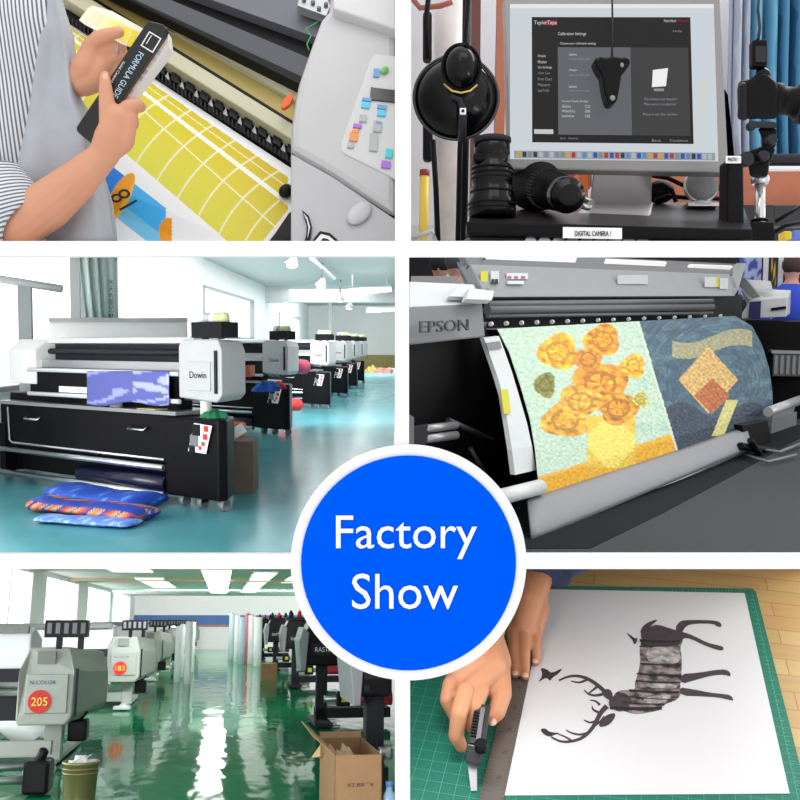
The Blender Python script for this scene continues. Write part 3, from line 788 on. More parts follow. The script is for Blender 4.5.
# take-up: rollers, grey catcher trough
q = MB(); q.tube([h4(497, 498, .2), h4(540, 487, .2)], .042, 18); link('take_up_core', q, mat('core_white', (205, 207, 207), .35), ep)
q = MB(); q.tube([h4(768, 412, .1), h4(800, 400, .1)], .04, 18); link('take_up_core', q, mat('core_steel', (165, 167, 168), .35, .3), ep)
def lerp(a, b, t): return a + (b - a) * t
q = MB()
tp_, bt_ = [(527, 500), (600, 476), (680, 450), (746, 427)], [(532, 540), (610, 508), (690, 474), (752, 447)]
def tro(u, v):
    t = u * 3; i = min(2, int(t)); f = t - i
    a = Vector((lerp(tp_[i][0], tp_[i + 1][0], f), lerp(tp_[i][1], tp_[i + 1][1], f))); b = Vector((lerp(bt_[i][0], bt_[i + 1][0], f), lerp(bt_[i][1], bt_[i + 1][1], f)))
    c = a.lerp(b, v); return h4(c.x, c.y, .2 - .14 * math.sin(v * PI / 2))
q.surf(tro, 24, 8); link('catch_trough', q, mat('trough_grey', (128, 130, 134), .5), ep, solid=.012)
q = MB(); q.tube([h4(528, 541, .1), h4(610, 508.5, .1), h4(690, 475, .1), h4(752, 448, .1)], .014, 10); link('trough_rim', q, STEEL, ep)
q = MB(); q.slab([h4(772, 428, .35), h4(792, 424, .35), h4(795, 405, .35), h4(774, 408, .35)], (0, .05, 0)); q.slab([h4(770, 444, .3), h4(796, 434, .3), h4(797, 412, .3), h4(772, 418, .3)], (0, .05, 0)); link('end_plate', q, EPG, ep)
q = MB(); q.slab([h4(546, 520, .9), h4(790, 430, .9), h4(790, 322, .9), h4(500, 330, .9)], (0, .3, 0)); link('under_body', q, BK4, ep)
q = MB()
for (x, y) in ((556, 534), (640, 500), (672, 488)): q.tube([h4(x - 4, y, .14), h4(x + 10, y - 5, .14)], .03, 10)
link('caster', q, DKG, ep)
q = MB(); q.slab([h4(746, 452, .15), h4(772, 442, .15), h4(768, 420, .15), h4(742, 425, .15)], (0, .12, 0)); q.tube([h4(740, 446, .05), h4(776, 452, .0)], .03, 10); q.tube([h4(750, 440, .0), h4(765, 462, -.0)], .025, 10); link('take_up_motor', q, BK4, ep, bevel=.01)
# the print itself: abstract stand-in, warm blooms on pale green over ochre | blue field with brown mass
Lp = [(497, 329, .66), (509, 352, .58), (520, 385, .46), (530, 420, .36), (535, 450, .28), (538, 480, .22), (538, 506, .2)]
Rp = [(735, 316, .66), (752, 326, .58), (762, 345, .46), (769, 368, .36), (772, 388, .28), (773, 408, .22), (771, 426, .2)]
def art_pt(u, v):
    t = v * 6; i = min(5, int(t)); f = t - i
    a = [lerp(Lp[i][k], Lp[i + 1][k], f) for k in range(3)]; b = [lerp(Rp[i][k], Rp[i + 1][k], f) for k in range(3)]
    A_ = h4(a[0], a[1], a[2]); B_ = h4(b[0], b[1], b[2])
    return A_.lerp(B_, u) + Vector((0, -.05 * math.sin(PI * min(1, v * 1.6)) , 0)) * 0
rr = random.Random(11)
# blooms given in pixels of the view, turned into (u,v) on the sheet
def uv_of(px, py):
    best = None
    for i in range(61):
        for j in range(61):
            p = MF @ art_pt(i / 60, j / 60); X = 400 + F * p.x / p.y; Y = 400 - F * p.z / p.y
            d = (X - px) ** 2 + (Y - py) ** 2
            if best is None or d < best[0]: best = (d, i / 60, j / 60)
    return best[1], best[2]
NU, NV = 250, 190
pix = []
for j in range(NV + 1):
    row = []
    for i in range(NU + 1):
        p = MF @ art_pt(i / NU, j / NV); row.append((400 + F * p.x / p.y, 400 - F * p.z / p.y))
    pix.append(row)
blooms = [(558, 352, 22, 20, (226, 160, 40)), (602, 340, 20, 17, (224, 140, 30)), (600, 385, 30, 26, (214, 140, 42)), (565, 420, 26, 20, (208, 150, 50)), (633, 366, 14, 13, (228, 165, 45)),
          (618, 408, 22, 18, (205, 135, 40)), (545, 385, 12, 14, (120, 120, 50)), (640, 400, 9, 8, (180, 170, 70)), (588, 360, 16, 14, (200, 130, 38)), (580, 402, 24, 18, (222, 160, 58))]
def artc(u, v):
    x, y = pix[min(NV, int(round(v * NV)))][min(NU, int(round(u * NU)))]
    n = 1.9 * mnoise.noise(Vector((x * .42, y * .42, 0))) + .8 * mnoise.noise(Vector((x * .12 + y * .1, y * .5 - x * .3, 3)))
    n2 = 2 * mnoise.noise(Vector((x * .06, y * .09, 7)))
    split = 637 + (y - 318) * .30
    def sh(c, k): return tuple(max(0, min(255, q_ * (1 + k))) for q_ in c)
    if abs(x - split) < 1.1: return (196, 210, 190)
    if x < split:
        c = (176, 200, 178) if n2 < .8 else (164, 192, 176)
        yb = 478 - (x - 537) * .33
        if y > yb: c = (214, 160, 34)
        dx, dy = abs(x - 611) / 24, abs(y - 442) / 26       # pale block low in the middle
        if max(dx, dy) < 1: c = (222, 202, 96) if dx + dy < 1.2 else (212, 178, 62)
        for (bx, by, rx, ry, bc) in blooms:
            dx, dy = (x - bx) / rx, (y - by) / ry; r = math.hypot(dx, dy); a = math.atan2(dy, dx)
            if r < .9 + .1 * math.sin(a * 3 + bx):
                c = sh(bc, .5 * mnoise.noise(Vector((a * 2.5, r * 4, bx))))
                if .42 < r < .55: c = sh(bc, -.2)
        return sh(c, .09 * n)
    c = (56, 84, 100) if n2 < .2 else (70, 100, 112)
    c = sh(c, .34 * mnoise.noise(Vector((math.hypot(x - 720, y - 380) * .55, math.atan2(y - 380, x - 720) * 5, 1))) + .1 * n)
    # upper pale band, warm patch, pale wedge: an abstract composition
    if abs(y - 344 - 7 * math.sin((x - 660) * .06)) < 8 and 672 < x < 752: c = sh((148, 146, 112), .12 * n)
    if abs(x - 708) + abs(y - 380) * .9 < 30: c = sh((196, 160, 96), .16 * n)
    if abs(x - 712) + abs(y - 396) < 18: c = sh((168, 96, 48), .18 * n)
    if y > 410 + 8 * math.sin(x * .09): c = sh((44, 58, 74), .35 * n)
    if abs(x - 728 + (y - 410) * .4) < 6 and 400 < y < 436: c = sh((196, 190, 120), .08 * n)
    return c
q = MB(); q.surf(art_pt, NU, NV, artc)
tag(link('art_print', q, vcol('art_print_ink', .55), None, MF, solid=.003), 'long printed sheet, warm patches on pale green beside a dark blue half', 'print')
# small white printer on the right and its stand
t = thing('compact_printer', 'small white desktop printer with navy label at the upper right', 'printer', M4 @ Matrix.Translation(hit(M4, 'y', 10.5, 762, 320)) @ Matrix.Rotation(-.35, 4, 'Z'))
TF = FR[t.name]
def ht(px, py, y=0): return hit(TF, 'y', y, px, py)
q = MB(); q.hexa([ht(738, 319), ht(786, 317), ht(790, 314, .4), ht(752, 316, .4), ht(751, 300), ht(788, 297), ht(791, 290, .4), ht(740, 288, .4)]); link('body', q, WH4, t, bevel=.01)
q = MB(); q.slab([ht(734, 281, .0), ht(752, 299, -.02), ht(760, 297, -.02), ht(745, 278, .0)], (0, .03, .01)); link('control_lid', q, EPG, t)
q = MB(); q.slab([ht(745, 290, .1), ht(772, 291, .1), ht(770, 283, .3), ht(742, 281, .3)], (0, .02, .02)); link('paper_tray', q, mat('tray_grey', (170, 172, 174), .4), t)
q = MB(); q.slab([ht(748.5, 318, -.04), ht(760, 318, -.04), ht(761, 301, -.04), ht(749.5, 302, -.04)], (0, .01, 0)); lb = link('label', q, mat('navy_label', (36, 34, 92), .5), t)
q = MB(); q.slab([ht(771, 311, -.03), ht(786, 309, -.03), ht(786, 306, -.03), ht(771, 308, -.03)], (0, .01, 0)); link('paper_slot', q, INK, t)
q = MB(); q.box(-.3, .6, -.1, .7, -1.3, -.01); tag(link('cabinet', q, BK4, None, TF), 'black cabinet carrying the small white printer', 'cabinet')
t = thing('grey_crate', 'grey slatted box standing on the dark floor right of the print', 'box', M4 @ Matrix.Translation(hit(M4, 'y', 10.2, 778, 376)))
TF = FR[t.name]
q = MB(); q.hexa([ht(792, 376), ht(806, 372), ht(806, 370, .2), ht(790, 373, .2), ht(772, 345), ht(806, 348), ht(806, 341, .2), ht(776, 339, .2)]) if False else q.box(-.05, .3, 0, .3, 0, .22)
link('body', q, mat('crate_grey', (70, 72, 74), .5), t)
for k in range(6): q = MB(); q.box(-.04 + k * .055, -.01 + k * .055, -.012, .0, .02, .2); link('slat', q, mat('crate_light', (120, 122, 124), .5), t)
q = MB(); q.box(-.07, .32, -.02, .32, .22, .245); link('lid', q, mat('crate_lid', (140, 142, 142), .4), t)
for k, pts in enumerate((((745, 455), (768, 462), (796, 455)), ((752, 448), (780, 452), (800, 444)), ((775, 395), (782, 408), (800, 412)))):
    q = MB(); q.tube([hit(M4, 'z', .03, x, y) for x, y in pts], .012, 8)
    tag(link('floor_cable', q, mat('cable_grey', (110, 112, 115), .5), None, M4), ['grey cable on the carpet below the take-up motor', 'second grey cable, running to the right edge', 'short cable behind the right end plate'][k], 'cable')

KEEP = None

# ============================================================ lower left: green-floored factory aisle
M5 = R5.M
GF = floor_mat('green_epoxy', (12, 124, 80), .07, .09, 3.2, spec=.15)
q = MB(); q.prism([(-5, 7.2), (.174 * 7.2, 7.2), (4.5, 4.5 / .174), (4.5, 55), (-5, 55)], 'z', -.02, 0); struct('floor', q, GF, M5)
q = MB(); q.box(-4.6, 4.5, 55, 55.1, 0, 2.75); struct('wall_far', q, WALLW, M5)
q = MB()
yy = [21.5, 24.5, 29.5, 32.5, 38, 41, 46.5, 49]     # window ends along the left wall
q.box(-4.7, -4.6, 14, 55, 0, 1.35); q.box(-4.7, -4.6, 14, 55, 2.62, 2.75)
for a, b in ((14, 15), (20, 21.5), (25.6, 27.6), (33.6, 36), (43, 46), (52, 55)): q.box(-4.7, -4.52, a, b, 1.35, 2.62)
struct('wall_left', q, WALLW, M5)
for i, (a, b) in enumerate(((15, 20), (21.5, 25.6), (27.6, 33.6), (36, 43), (46, 52))):
    q = MB(); q.box(-4.68, -4.66, a, b, 1.35, 2.62)
    q.cur = 1
    q.box(-4.66, -4.62, (a + b) / 2 - .05, (a + b) / 2 + .05, 1.35, 2.62); q.box(-4.66, -4.6, a, b, 1.35, 1.42)
    struct('window_%d' % (i + 1), q, [WINM, WALLW], M5)
q = MB(); q.prism([(-4.6, 12), (.174 * 12, 12), (4.5, 4.5 / .174), (4.5, 55), (-4.6, 55)], 'z', 2.75, 2.8); struct('ceiling', q, CEIL, M5)
q = MB(); q.box(-4.6, 4.5, 31.9, 32.1, 2.66, 2.75); struct('trim_6', q, mat('tan_beam', (214, 190, 150), .6), M5)
q = MB(); q.box(-4.5, 4.4, 54.9, 55, 1.25, 1.75); q.cur = 1; q.box(-4.5, 4.4, 54.88, 54.99, 1.16, 1.25)
tag(link('wall_banner', q, [mat('banner_blue', (70, 110, 170), .6), mat('banner_stripe', (180, 120, 110), .6)], None, M5), 'long blue banner with red lower stripe on the far factory wall', 'banner')
# ceiling lights
for i, (x, y0, y1, wd) in enumerate(((-.18, 26, 47, .36), (1.1, 27, 46, .3), (-2.3, 22, 27, .5), (-2.2, 31, 40, .4), (2.4, 26, 34, .5), (-1.3, 23, 25, .4))):
    q = MB(); q.box(x - wd, x + wd, y0, y1, 2.71, 2.745)
    lab = ['brightest ceiling light strip straight above the aisle', 'narrow ceiling light strip just right of the brightest one', 'ceiling light nearest the tall left windows', 'farther ceiling light above the left printer row',
           'ceiling light above the black printers on the right', 'short ceiling light nearest the viewer left of the aisle'][i]
    t = thing('ceiling_light', lab, 'light', M5 @ Matrix.Translation((x, y0, 2.7)), 'factory ceiling lights')
    link('diffuser', q, LAMPM, t, world=False) if False else None
    q2 = MB(); q2.box(-wd, wd, 0, y1 - y0, .0, .045); link('diffuser', q2, LAMPM if i == 0 else emit('lamp_soft', (255, 255, 250), 1.15), t)
    q3 = MB(); q3.box(-wd - .04, wd + .04, -.04, y1 - y0 + .04, .02, .05); link('frame', q3, ALU, t)

# grey numbered printer: local frame, x right (towards aisle, 0 = head's right front edge), y away, z up
def grey_printer(num, label, M, grp='grey printers along the left of the aisle', ln=3.2):
    t = thing('wide_format_printer', label, 'printer', M, grp)
    q = MB()     # head: faceted housing
    hb = [(-.53, .44), (-.06, .44), (0, .52), (0, .98), (-.07, 1.22), (-.48, 1.22), (-.55, .98), (-.55, .5)]
    n = len(hb)
    back = [(p[0] + (.22 if p[0] > -.2 else 0), p[1] * .92 + (.02 if p[1] > .9 else .1)) for p in hb]
    vs_ = [(p[0], .02 if p[1] < 1.1 else .16, p[1]) for p in hb] + [(p[0], 1.3, p[1]) for p in back]
    fs = [tuple(range(n)), tuple(range(n, 2 * n))[::-1]] + [((i + 1) % n, i, i + n, (i + 1) % n + n) for i in range(n)]
    q.add(vs_, fs); link('head_housing', q, GREY, t, bevel=.02)
    q = MB(); q.prism([(-.47, .56), (-.05, .56), (-.05, .95), (-.47, .95)], 'y', .0, .03); link('front_panel', q, GREY, t, bevel=.008)
    q = MB(); q.box(-.38, -.2, .06, .1, 1.05, 1.18); link('vent', q, GREYD, t)
    q = MB(); q.box(.0, .035, .1, .14, .52, 1.0); link('cable', q, INK, t)
    if num is not None:
        q = MB(); q.lathe([(.115, 0), (.115, .012)], Matrix.Translation((-.32, -.0, .68)) @ FZ, 28); s_ = link('number_disc', q, REDM, t)
        q = MB(); q.text(num, .1, Matrix.Translation((-.32, -.014, .68)) @ FZ, .001, fit=(.16, .085)); link('number', q, YEL, s_)
        q = MB(); q.text('N-COLOR', .1, Matrix.Translation((-.3, -.004, .87)) @ FZ, .001, fit=(.26, .04)); link('brand_lettering', q, mat('logo_blue', (60, 90, 150)), t)
    # ink tanks
    q = MB(); q.box(-.34, .1, .1, .26, 1.32, 1.5)
    q.box(-.22, -.16, .14, .2, 1.2, 1.34); q.box(.0, .06, .14, .2, 1.2, 1.34)
    ik = link('ink_rack', q, INK, t, bevel=.006)
    for k in range(5):
        q = MB(); q.box(-.31 + k * .085, -.265 + k * .085, .085, .1, 1.36, 1.47); link('ink_tank', q, mat('tank_grey', (120, 120, 130)), ik)
    # beam
    q = MB(); q.prism([(.25, .62), (1.0, .62), (1.0, 1.3), (.55, 1.42), (.3, 1.36)], 'x', -ln, -.5)
    link('beam_cover', q, ALU, t, bevel=.02)
    q = MB(); q.box(-ln, -.52, .2, .3, 1.36, 1.44); link('cover_lip', q, GREYD, t)
    q = MB(); q.box(-ln, -.52, .12, .3, .86, 1.0); link('media_slot', q, INK2, t)
    q = MB(); q.tube([(-ln, .15, .84), (-.5, .15, .84)], .045); q.tube([(-ln, .1, .76), (-.5, .1, .76)], .03); link('platen', q, STEEL, t)
    q = MB(); q.box(-ln, -.5, .16, .3, .48, .72); link('front_apron', q, INK2, t)
    # stand
    for x in (-.22, -ln + .3):
        q = MB(); q.box(x - .08, x + .1, .3, .5, .05, .5); lg = link('leg', q, GREY, t, bevel=.01)
        q = MB(); q.box(x - .06, x + .06, -.35, 2.3, .02, .08); q.box(x - .14, x + .14, -.45, -.2, .02, .07); link('foot', q, ALU, lg, bevel=.008)
    q = MB(); q.box(-ln, -.3, .3, .42, .1, .26); link('crossbar', q, GREY, t)
    q = MB(); q.box(-.1, .1, .55, .8, .22, .44); q.tube([(.0, .7, .42), (.08, .6, .52), (.0, .4, .62)], .02); link('motor_box', q, INK, t, bevel=.03)
    return t
xs5 = -1.5
gp = grey_printer('205', 'nearest grey printer with red disc 205 on its head', R5.at(xs5, 11.2, 0))
grey_printer('183', 'second grey printer with red disc 183 on its head', R5.at(-1.4, 18.6, 0), ln=2.9)
g3 = grey_printer('180', 'third grey printer along the left row, its red disc partly hidden', R5.at(-1.5, 27, 0), ln=2.6)
for k, y in enumerate((33.5, 40, 46.5, 52)):
    dup(g3, R5.at(-1.46 + .05 * k, y, 0), ['fourth grey printer down the left row from the viewer', 'fifth grey printer down the left row', 'sixth grey printer, last but one of the left row', 'last grey printer of the left row, by the far wall'][k])
# take-up unit and clutter in front of printer 205
_p = hit(M5, 'z', 0, 30, 796)
t = thing('take_up_unit', 'silver take-up bars with black clamp in front of printer 205', 'roller unit', R5.at(_p.x, _p.y, 0))
q = MB(); q.tube([(-1.4, 0, .13), (.15, 0, .13)], .035); q.tube([(-1.4, .3, .2), (.15, .3, .2)], .03); link('bar', q, STEEL, t)
q = MB(); q.box(-.06, .16, -.12, .2, .02, .3); q.tube([(0.05, -.02, .26), (.1, -.02, .4)], .045); link('clamp', q, INK, t, bevel=.03)
q = MB(); q.box(-1.6, .1, .3, .42, .3, .42); link('tray', q, GREY, t)
q = MB()
q.surf(lambda u, v: Vector((-1.2 + .8 * u, .25 * v, .08 + .28 * v + .03 * math.sin(u * 9 + v * 4))), 16, 8)
tag(link('paper_sheet', q, PAPER, None, R5.at(-1.7, 9.2, 0), solid=.004), 'crumpled white paper sheet under printer 205', 'paper')
q = MB()
q.surf(lambda u, v: Vector((-.6 + .9 * u, 1.4 * v, .28 + .1 * math.sin(u * 7 + v * 6) + .1 * v)), 18, 18)
tag(link('plastic_wrap', q, mat('wrap', (235, 240, 240), .2), None, R5.at(-2.1, 12.0, 0), solid=.004), 'clear white plastic wrap heaped behind the stand of printer 205', 'plastic')
# metal bin with scraps
_b = hit(M5, 'z', 0, 78, 812)
BINM = mat('bin_brass', (132, 122, 84), .35, .6)
t = thing('waste_bin', 'round brassy metal bin full of white scraps at lower left', 'bin', R5.at(_b.x, _b.y, 0))
q = MB(); q.lathe([(.115, .01), (.125, .1), (.14, .36), (.148, .37), (.148, .385), (.14, .39), (.128, .385), (.12, .25), (.0, .24)], None, 32); link('body', q, BINM, t)
for z in (.335, .3): q = MB(); q.lathe([(.137, z - .008), (.146, z), (.137, z + .008)], None, 32); link('hoop', q, BINM, t)
for k in range(9):
    a = k * 2.4; r0 = .025 + .008 * k
    q = MB(); q.surf(lambda u, v: Vector((r0 * math.cos(a) + .09 * (u - .5), r0 * math.sin(a) + .07 * (v - .5), .34 + .014 * (k % 4) + .05 * (u if k % 2 else v))), 3, 3)
    tag(link('paper_scrap', q, PAPER, None, R5.at(_b.x, _b.y, 0), solid=.003), 'crumpled white paper scrap lying in the round metal bin', 'scrap', 'white scraps in the bin')
# upright rolls
def roll(x, y, h_, r, m_, label, grp):
    t = thing('upright_roll', label, 'roll', R5.at(x, y, 0), grp)
    q = MB(); q.lathe([(r * .98, .0), (r, .01), (r, h_), (r * .4, h_ + .005)], None, 20); link('wrapped_roll', q, m_, t)
    q = MB(); q.lathe([(r * .35, h_), (r * .35, h_ + .03), (r * .25, h_ + .03)], None, 14); link('core', q, CARD, t)
WRAP = mat('wrapped_white', (226, 232, 235), .35)
for k, (px, py, r, tp) in enumerate(((176.5, 682, .075, 626), (180.5, 677, .075, 624), (187, 684, .085, 622), (191, 672, .09, 622))):
    p = hit(M5, 'z', 0, px, py); h_ = 1.5 - (tp - 620) * p.y / 1000
    roll(p.x, p.y, h_, r, WRAP, ['leftmost white roll standing upright at the end of the left row', 'second white roll from the left in the left upright group', 'tallest front white roll left of the aisle', 'white roll closest to the aisle in the left group'][k], 'white rolls standing left of the aisle')
for k, (px, py, r, c, nm) in enumerate(((231, 660, .09, (190, 205, 215), 'pale blue'), (236, 662, .07, (235, 238, 240), 'white'), (241, 664, .08, (175, 198, 212), 'blue-grey'), (246.5, 662, .08, (205, 110, 130), 'pink'), (251, 664, .1, (240, 232, 235), 'broad off-white'), (257, 666, .1, (228, 228, 236), 'white'))):
    p = hit(M5, 'z', 0, px, py)
    roll(p.x, p.y, 1.5 - (614 - 620) * p.y / 1000 - .06 * (k % 3), r * 1.35, mat('roll_' + nm.replace(' ', '_'), c, .4), nm + (' roll standing upright right of the aisle' if k != 5 else ' roll nearest the black printers'), 'upright rolls right of the aisle')
# dark printers on the right
def dark_printer(label, M, w_=1.3):
    lx = min(.2, w_ - .2)
    t = thing('black_printer', label, 'printer', M, 'black printers along the right of the aisle')
    q = MB(); q.prism([(0, .85), (.0, 1.3), (.1, 1.5), (w_, 1.5), (w_, .85)], 'y', .0, .9); link('head_housing', q, INK, t, bevel=.03)
    q = MB(); q.prism([(-.04, .78), (.02, .78), (.06, 1.32), (-.02, 1.4), (-.08, 1.2)], 'y', -.02, 1.0); link('side_panel', q, mat('panel_grey', (150, 154, 160), .4), t, bevel=.01)
    if w_ < 1: q = MB(); q.box(.05, w_ - .03, -.02, 0, 1.0, 1.16); link('label_plate', q, INK2, t)
    q = MB(); q.box(.1, .5, -.02, 0, 1.0, 1.16) if w_ > 1 else q.box(.05, .1, -.03, 0, .9, .95); pn = link('label_plate', q, INK2, t)
    if w_ > 1: q = MB(); q.text('RASTAR', .1, Matrix.Translation((.3, -.024, 1.08)) @ FZ, .001, fit=(.3, .07)); link('lettering', q, PAPER, pn)
    q = MB(); q.box(.05, w_ - .05, .2, .6, 1.5, 1.56); rk = link('ink_rack', q, INK, t)
    for k in range(5 if w_ > 1 else 1):
        q = MB(); q.lathe([(.05, 1.56), (.05, 1.66), (.03, 1.69), (.02, 1.72)], Matrix.Translation((.16 + k * .2, .3, 0)), 10); link('ink_bottle', q, [INK2, REDM, INK2, GREYD, INK][k], rk)
    q = MB(); q.box(lx, lx + .16, .2, .4, .05, .85); lg = link('leg', q, INK2, t, bevel=.01)
    q = MB(); q.box(lx - .06, lx + .2, -.3, 1.0, .02, .08); link('foot', q, INK2, lg, bevel=.01)
    q = MB(); q.tube([(min(.3, w_ - .1), .1, .38), (w_, .1, .38)], .05); link('take_up_bar', q, STEEL, t)
    q = MB(); q.tube([(min(.75, w_ - .05), .1, .38), (w_, .1, .38)], .1)
    if w_ > 1: link('film_roll', q, mat('film_red', (170, 40, 60), .5), t)
    if w_ > 1:
        q = MB(); q.box(.48, .68, 0, .2, .28, .48); mo = link('motor_box', q, INK, t, bevel=.02)
        q = MB(); q.box(.55, .64, -.01, .0, .34, .43); link('warning_label', q, mat('label_yellow', (225, 220, 60)), mo)
    q = MB(); q.box(lx, w_, .2, .6, .1, .24); link('crossbar', q, INK2, t)
    return t
dark_printer('nearest black printer at the right edge, mostly behind the blue sign', R5.at(1.18, 8.9, 0), .3)
dp = dark_printer('second black printer with grey side panel behind the cardboard box', R5.at(1.2, 15, 0))
for k, (x, y, l) in enumerate(((1.42, 23.6, 'third black printer on the right of the aisle'), (1.35, 31, 'fourth black printer, next to the small brown carton'), (1.3, 40, 'farthest black printer by the upright rolls'))):
    dup(dp, R5.at(x, y, 0), l)
# cardboard boxes
def carton(label, M, w_, d_, h_, flaps=True, txt=None, lid=False):
    t = thing('cardboard_box', label, 'box', M)
    q = MB(); th = .008
    q.box(0, w_, 0, th, 0, h_); q.box(0, w_, d_ - th, d_, 0, h_); q.box(0, th, 0, d_, 0, h_); q.box(w_ - th, w_, 0, d_, 0, h_); q.box(0, w_, 0, d_, 0, th)
    if lid: q.box(0, w_, 0, d_, h_ - th, h_)
    link('body', q, CARD, t)
    if flaps:
        q = MB(); q.hexa([(-.0, 0, h_), (0.006, 0, h_), (.006, d_, h_), (0, d_, h_), (-.16, 0, h_ + .13), (-.154, 0, h_ + .135), (-.154, d_, h_ + .135), (-.16, d_, h_ + .13)]); link('flap', q, CARD, t)
        q = MB(); q.hexa([(0, d_, h_), (w_, d_, h_), (w_, d_ + .006, h_), (0, d_ + .006, h_), (0, d_ + .06, h_ + .04), (w_, d_ + .06, h_ + .04), (w_, d_ + .068, h_ + .04), (0, d_ + .068, h_ + .04)]); link('flap', q, CARD, t)
    if txt:
        q = MB(); q.text(txt, .1, Matrix.Translation((w_ * .55, -.002, h_ * .64)) @ FZ, .0005, fit=(w_ * .55, .028)); link('lettering', q, mat('box_ink', (70, 60, 60)), t)
    return t
carton('open cardboard box with raised flaps beside the black printers', R5.at(.825, 7.45, 0), .34, 1.1, .56, True, '\u7ea2\u9cb8\u98de')
for k in range(6):
    x = .88 + .08 * (k % 3); y = 7.9 + .35 * (k // 3)
    q = MB(); q.add([(0, 0, 0), (.11, 0, .02), (.12, .1, .0), (0, .1, .02), (.02 + .015 * k, .09 - .012 * k, .1 + .012 * (k % 3))], [(0, 1, 2, 3), (1, 0, 4), (2, 1, 4), (3, 2, 4), (0, 3, 4)])
    tag(link('crumpled_paper', q, mat('kraft_paper', (205, 175, 135), .8), None, R5.at(x, y, .44, .7 * k)), 'crumpled brown packing paper inside the open cardboard box', 'paper', 'packing paper in the open box')
p = hit(M5, 'z', 0, 261, 681)
carton('small closed brown carton standing past the black printers', R5.at(p.x, p.y, 0), .4, .6, .42, False, None, True)
p = hit(M5, 'z', 0, 221, 648)
carton('tiny carton stack against the far wall', R5.at(p.x, p.y, 0), .45, .4, .5, False, None, True)
t = thing('water_jug', 'blue-tinted clear plastic jug beside the cardboard box', 'bottle', R5.at(1.225, 7.5, .04))
q = MB(); q.lathe([(.05, -.04), (.052, .02), (.052, .2), (.045, .24), (.024, .27), (.024, .3)], None, 20); link('body', q, mat('jug_blue', (150, 185, 215), .15), t)
q = MB(); q.lathe([(.028, .295), (.028, .325), (.024, .33)], None, 16); link('cap', q, mat('cap_blue', (90, 140, 200), .4), t)

# ============================================================ lower right: cutting mat, sheet with stag print, hands, knife
M6 = R6.M
KEEP = (566.8, 1400, 409, 1300)
def t6(px, py, z=0): return hit(M6, 'z', z, px, py)
WOOD = stripes('bamboo_boards', (214, 182, 122), (204, 168, 106), 'Y', .055, .5, .5, wob=.004)
a, b, c, d = t6(412, 800.5), t6(810, 800.5), t6(830, 560), t6(412, 566)
# bench top
wood = mat('bench_wood', (206, 170, 112), .5, noise=.1, nscale=3)
def wood_nodes():
    nt = wood.node_tree; L = nt.links.new; b = nt.nodes['Principled BSDF']
    tc = nt.nodes.new('ShaderNodeTexCoord'); br = nt.nodes.new('ShaderNodeTexBrick')
    br.inputs['Scale'].default_value = 1; br.inputs['Brick Width'].default_value = .62; br.inputs['Row Height'].default_value = .045
    br.inputs['Mortar Size'].default_value = .0009; br.inputs['Color1'].default_value = lin((216, 182, 124)); br.inputs['Color2'].default_value = lin((196, 158, 100)); br.inputs['Mortar'].default_value = lin((168, 128, 78))
    L(tc.outputs['Object'], br.inputs['Vector'])
    n = nt.nodes.new('ShaderNodeTexNoise'); n.inputs['Scale'].default_value = 12; mp = nt.nodes.new('ShaderNodeMapping'); mp.inputs['Scale'].default_value = (.6, 8, 1)
    L(tc.outputs['Object'], mp.inputs['Vector']); L(mp.outputs['Vector'], n.inputs['Vector'])
    mx = nt.nodes.new('ShaderNodeMix'); mx.data_type = 'RGBA'; mx.blend_type = 'MULTIPLY'; mx.inputs['Factor'].default_value = .3
    L(br.outputs['Color'], mx.inputs['A']); L(n.outputs['Color'], mx.inputs['B']); L(mx.outputs['Result'], b.inputs['Base Color'])
wood_nodes()
q = MB(); q.prism([(p.x, p.y) for p in (t6(411, 812), t6(815, 812), t6(850, 566.8), t6(410, 566.8))], 'z', -.05, -.0025)
tag(link('workbench', q, wood, None, M6), 'light bamboo worktop under the green cutting mat', 'table')
# cutting mat with grid
def grid_mat(name, base, line, step, w_, line2):
    m = mat(name, base, .6, noise=.08, nscale=30); nt = m.node_tree; L = nt.links.new; b = nt.nodes['Principled BSDF']
    src = b.inputs['Base Color'].links[0].from_socket
    tc = nt.nodes.new('ShaderNodeTexCoord'); sp = nt.nodes.new('ShaderNodeSeparateXYZ'); L(tc.outputs['Object'], sp.inputs[0])
    for st, ww, cc in ((step / 5, w_ * .5, line2), (step, w_, line)):
        outs = []
        for ax in 'XY':
            dv = nt.nodes.new('ShaderNodeMath'); dv.operation = 'DIVIDE'; dv.inputs[1].default_value = st; L(sp.outputs[ax], dv.inputs[0])
            fr = nt.nodes.new('ShaderNodeMath'); fr.operation = 'FRACT'; L(dv.outputs[0], fr.inputs[0])
            lt = nt.nodes.new('ShaderNodeMath'); lt.operation = 'LESS_THAN'; lt.inputs[1].default_value = ww / st; L(fr.outputs[0], lt.inputs[0]); outs.append(lt)
        mxm = nt.nodes.new('ShaderNodeMath'); mxm.operation = 'MAXIMUM'; L(outs[0].outputs[0], mxm.inputs[0]); L(outs[1].outputs[0], mxm.inputs[1])
        mx = nt.nodes.new('ShaderNodeMix'); mx.data_type = 'RGBA'; L(mxm.outputs[0], mx.inputs['Factor']); L(src, mx.inputs['A']); mx.inputs['B'].default_value = lin(cc)
        src = mx.outputs['Result']
    L(src, b.inputs['Base Color']); return m
MATG = grid_mat('cutting_mat_green', (8, 108, 88), (70, 165, 140), .02, .0007, (30, 130, 106))
ct = thing('cutting_mat', 'green cutting mat with pale grid lines on the wooden bench', 'mat', M6)
mp_ = [t6(410, 812), t6(812, 812), t6(756, 592), t6(752, 588.5), t6(545, 585.5), t6(410, 582)]
q = MB(); q.prism([(p.x, p.y) for p in mp_], 'z', -.0025, 0); link('mat_body', q, MATG, ct)
q = MB()
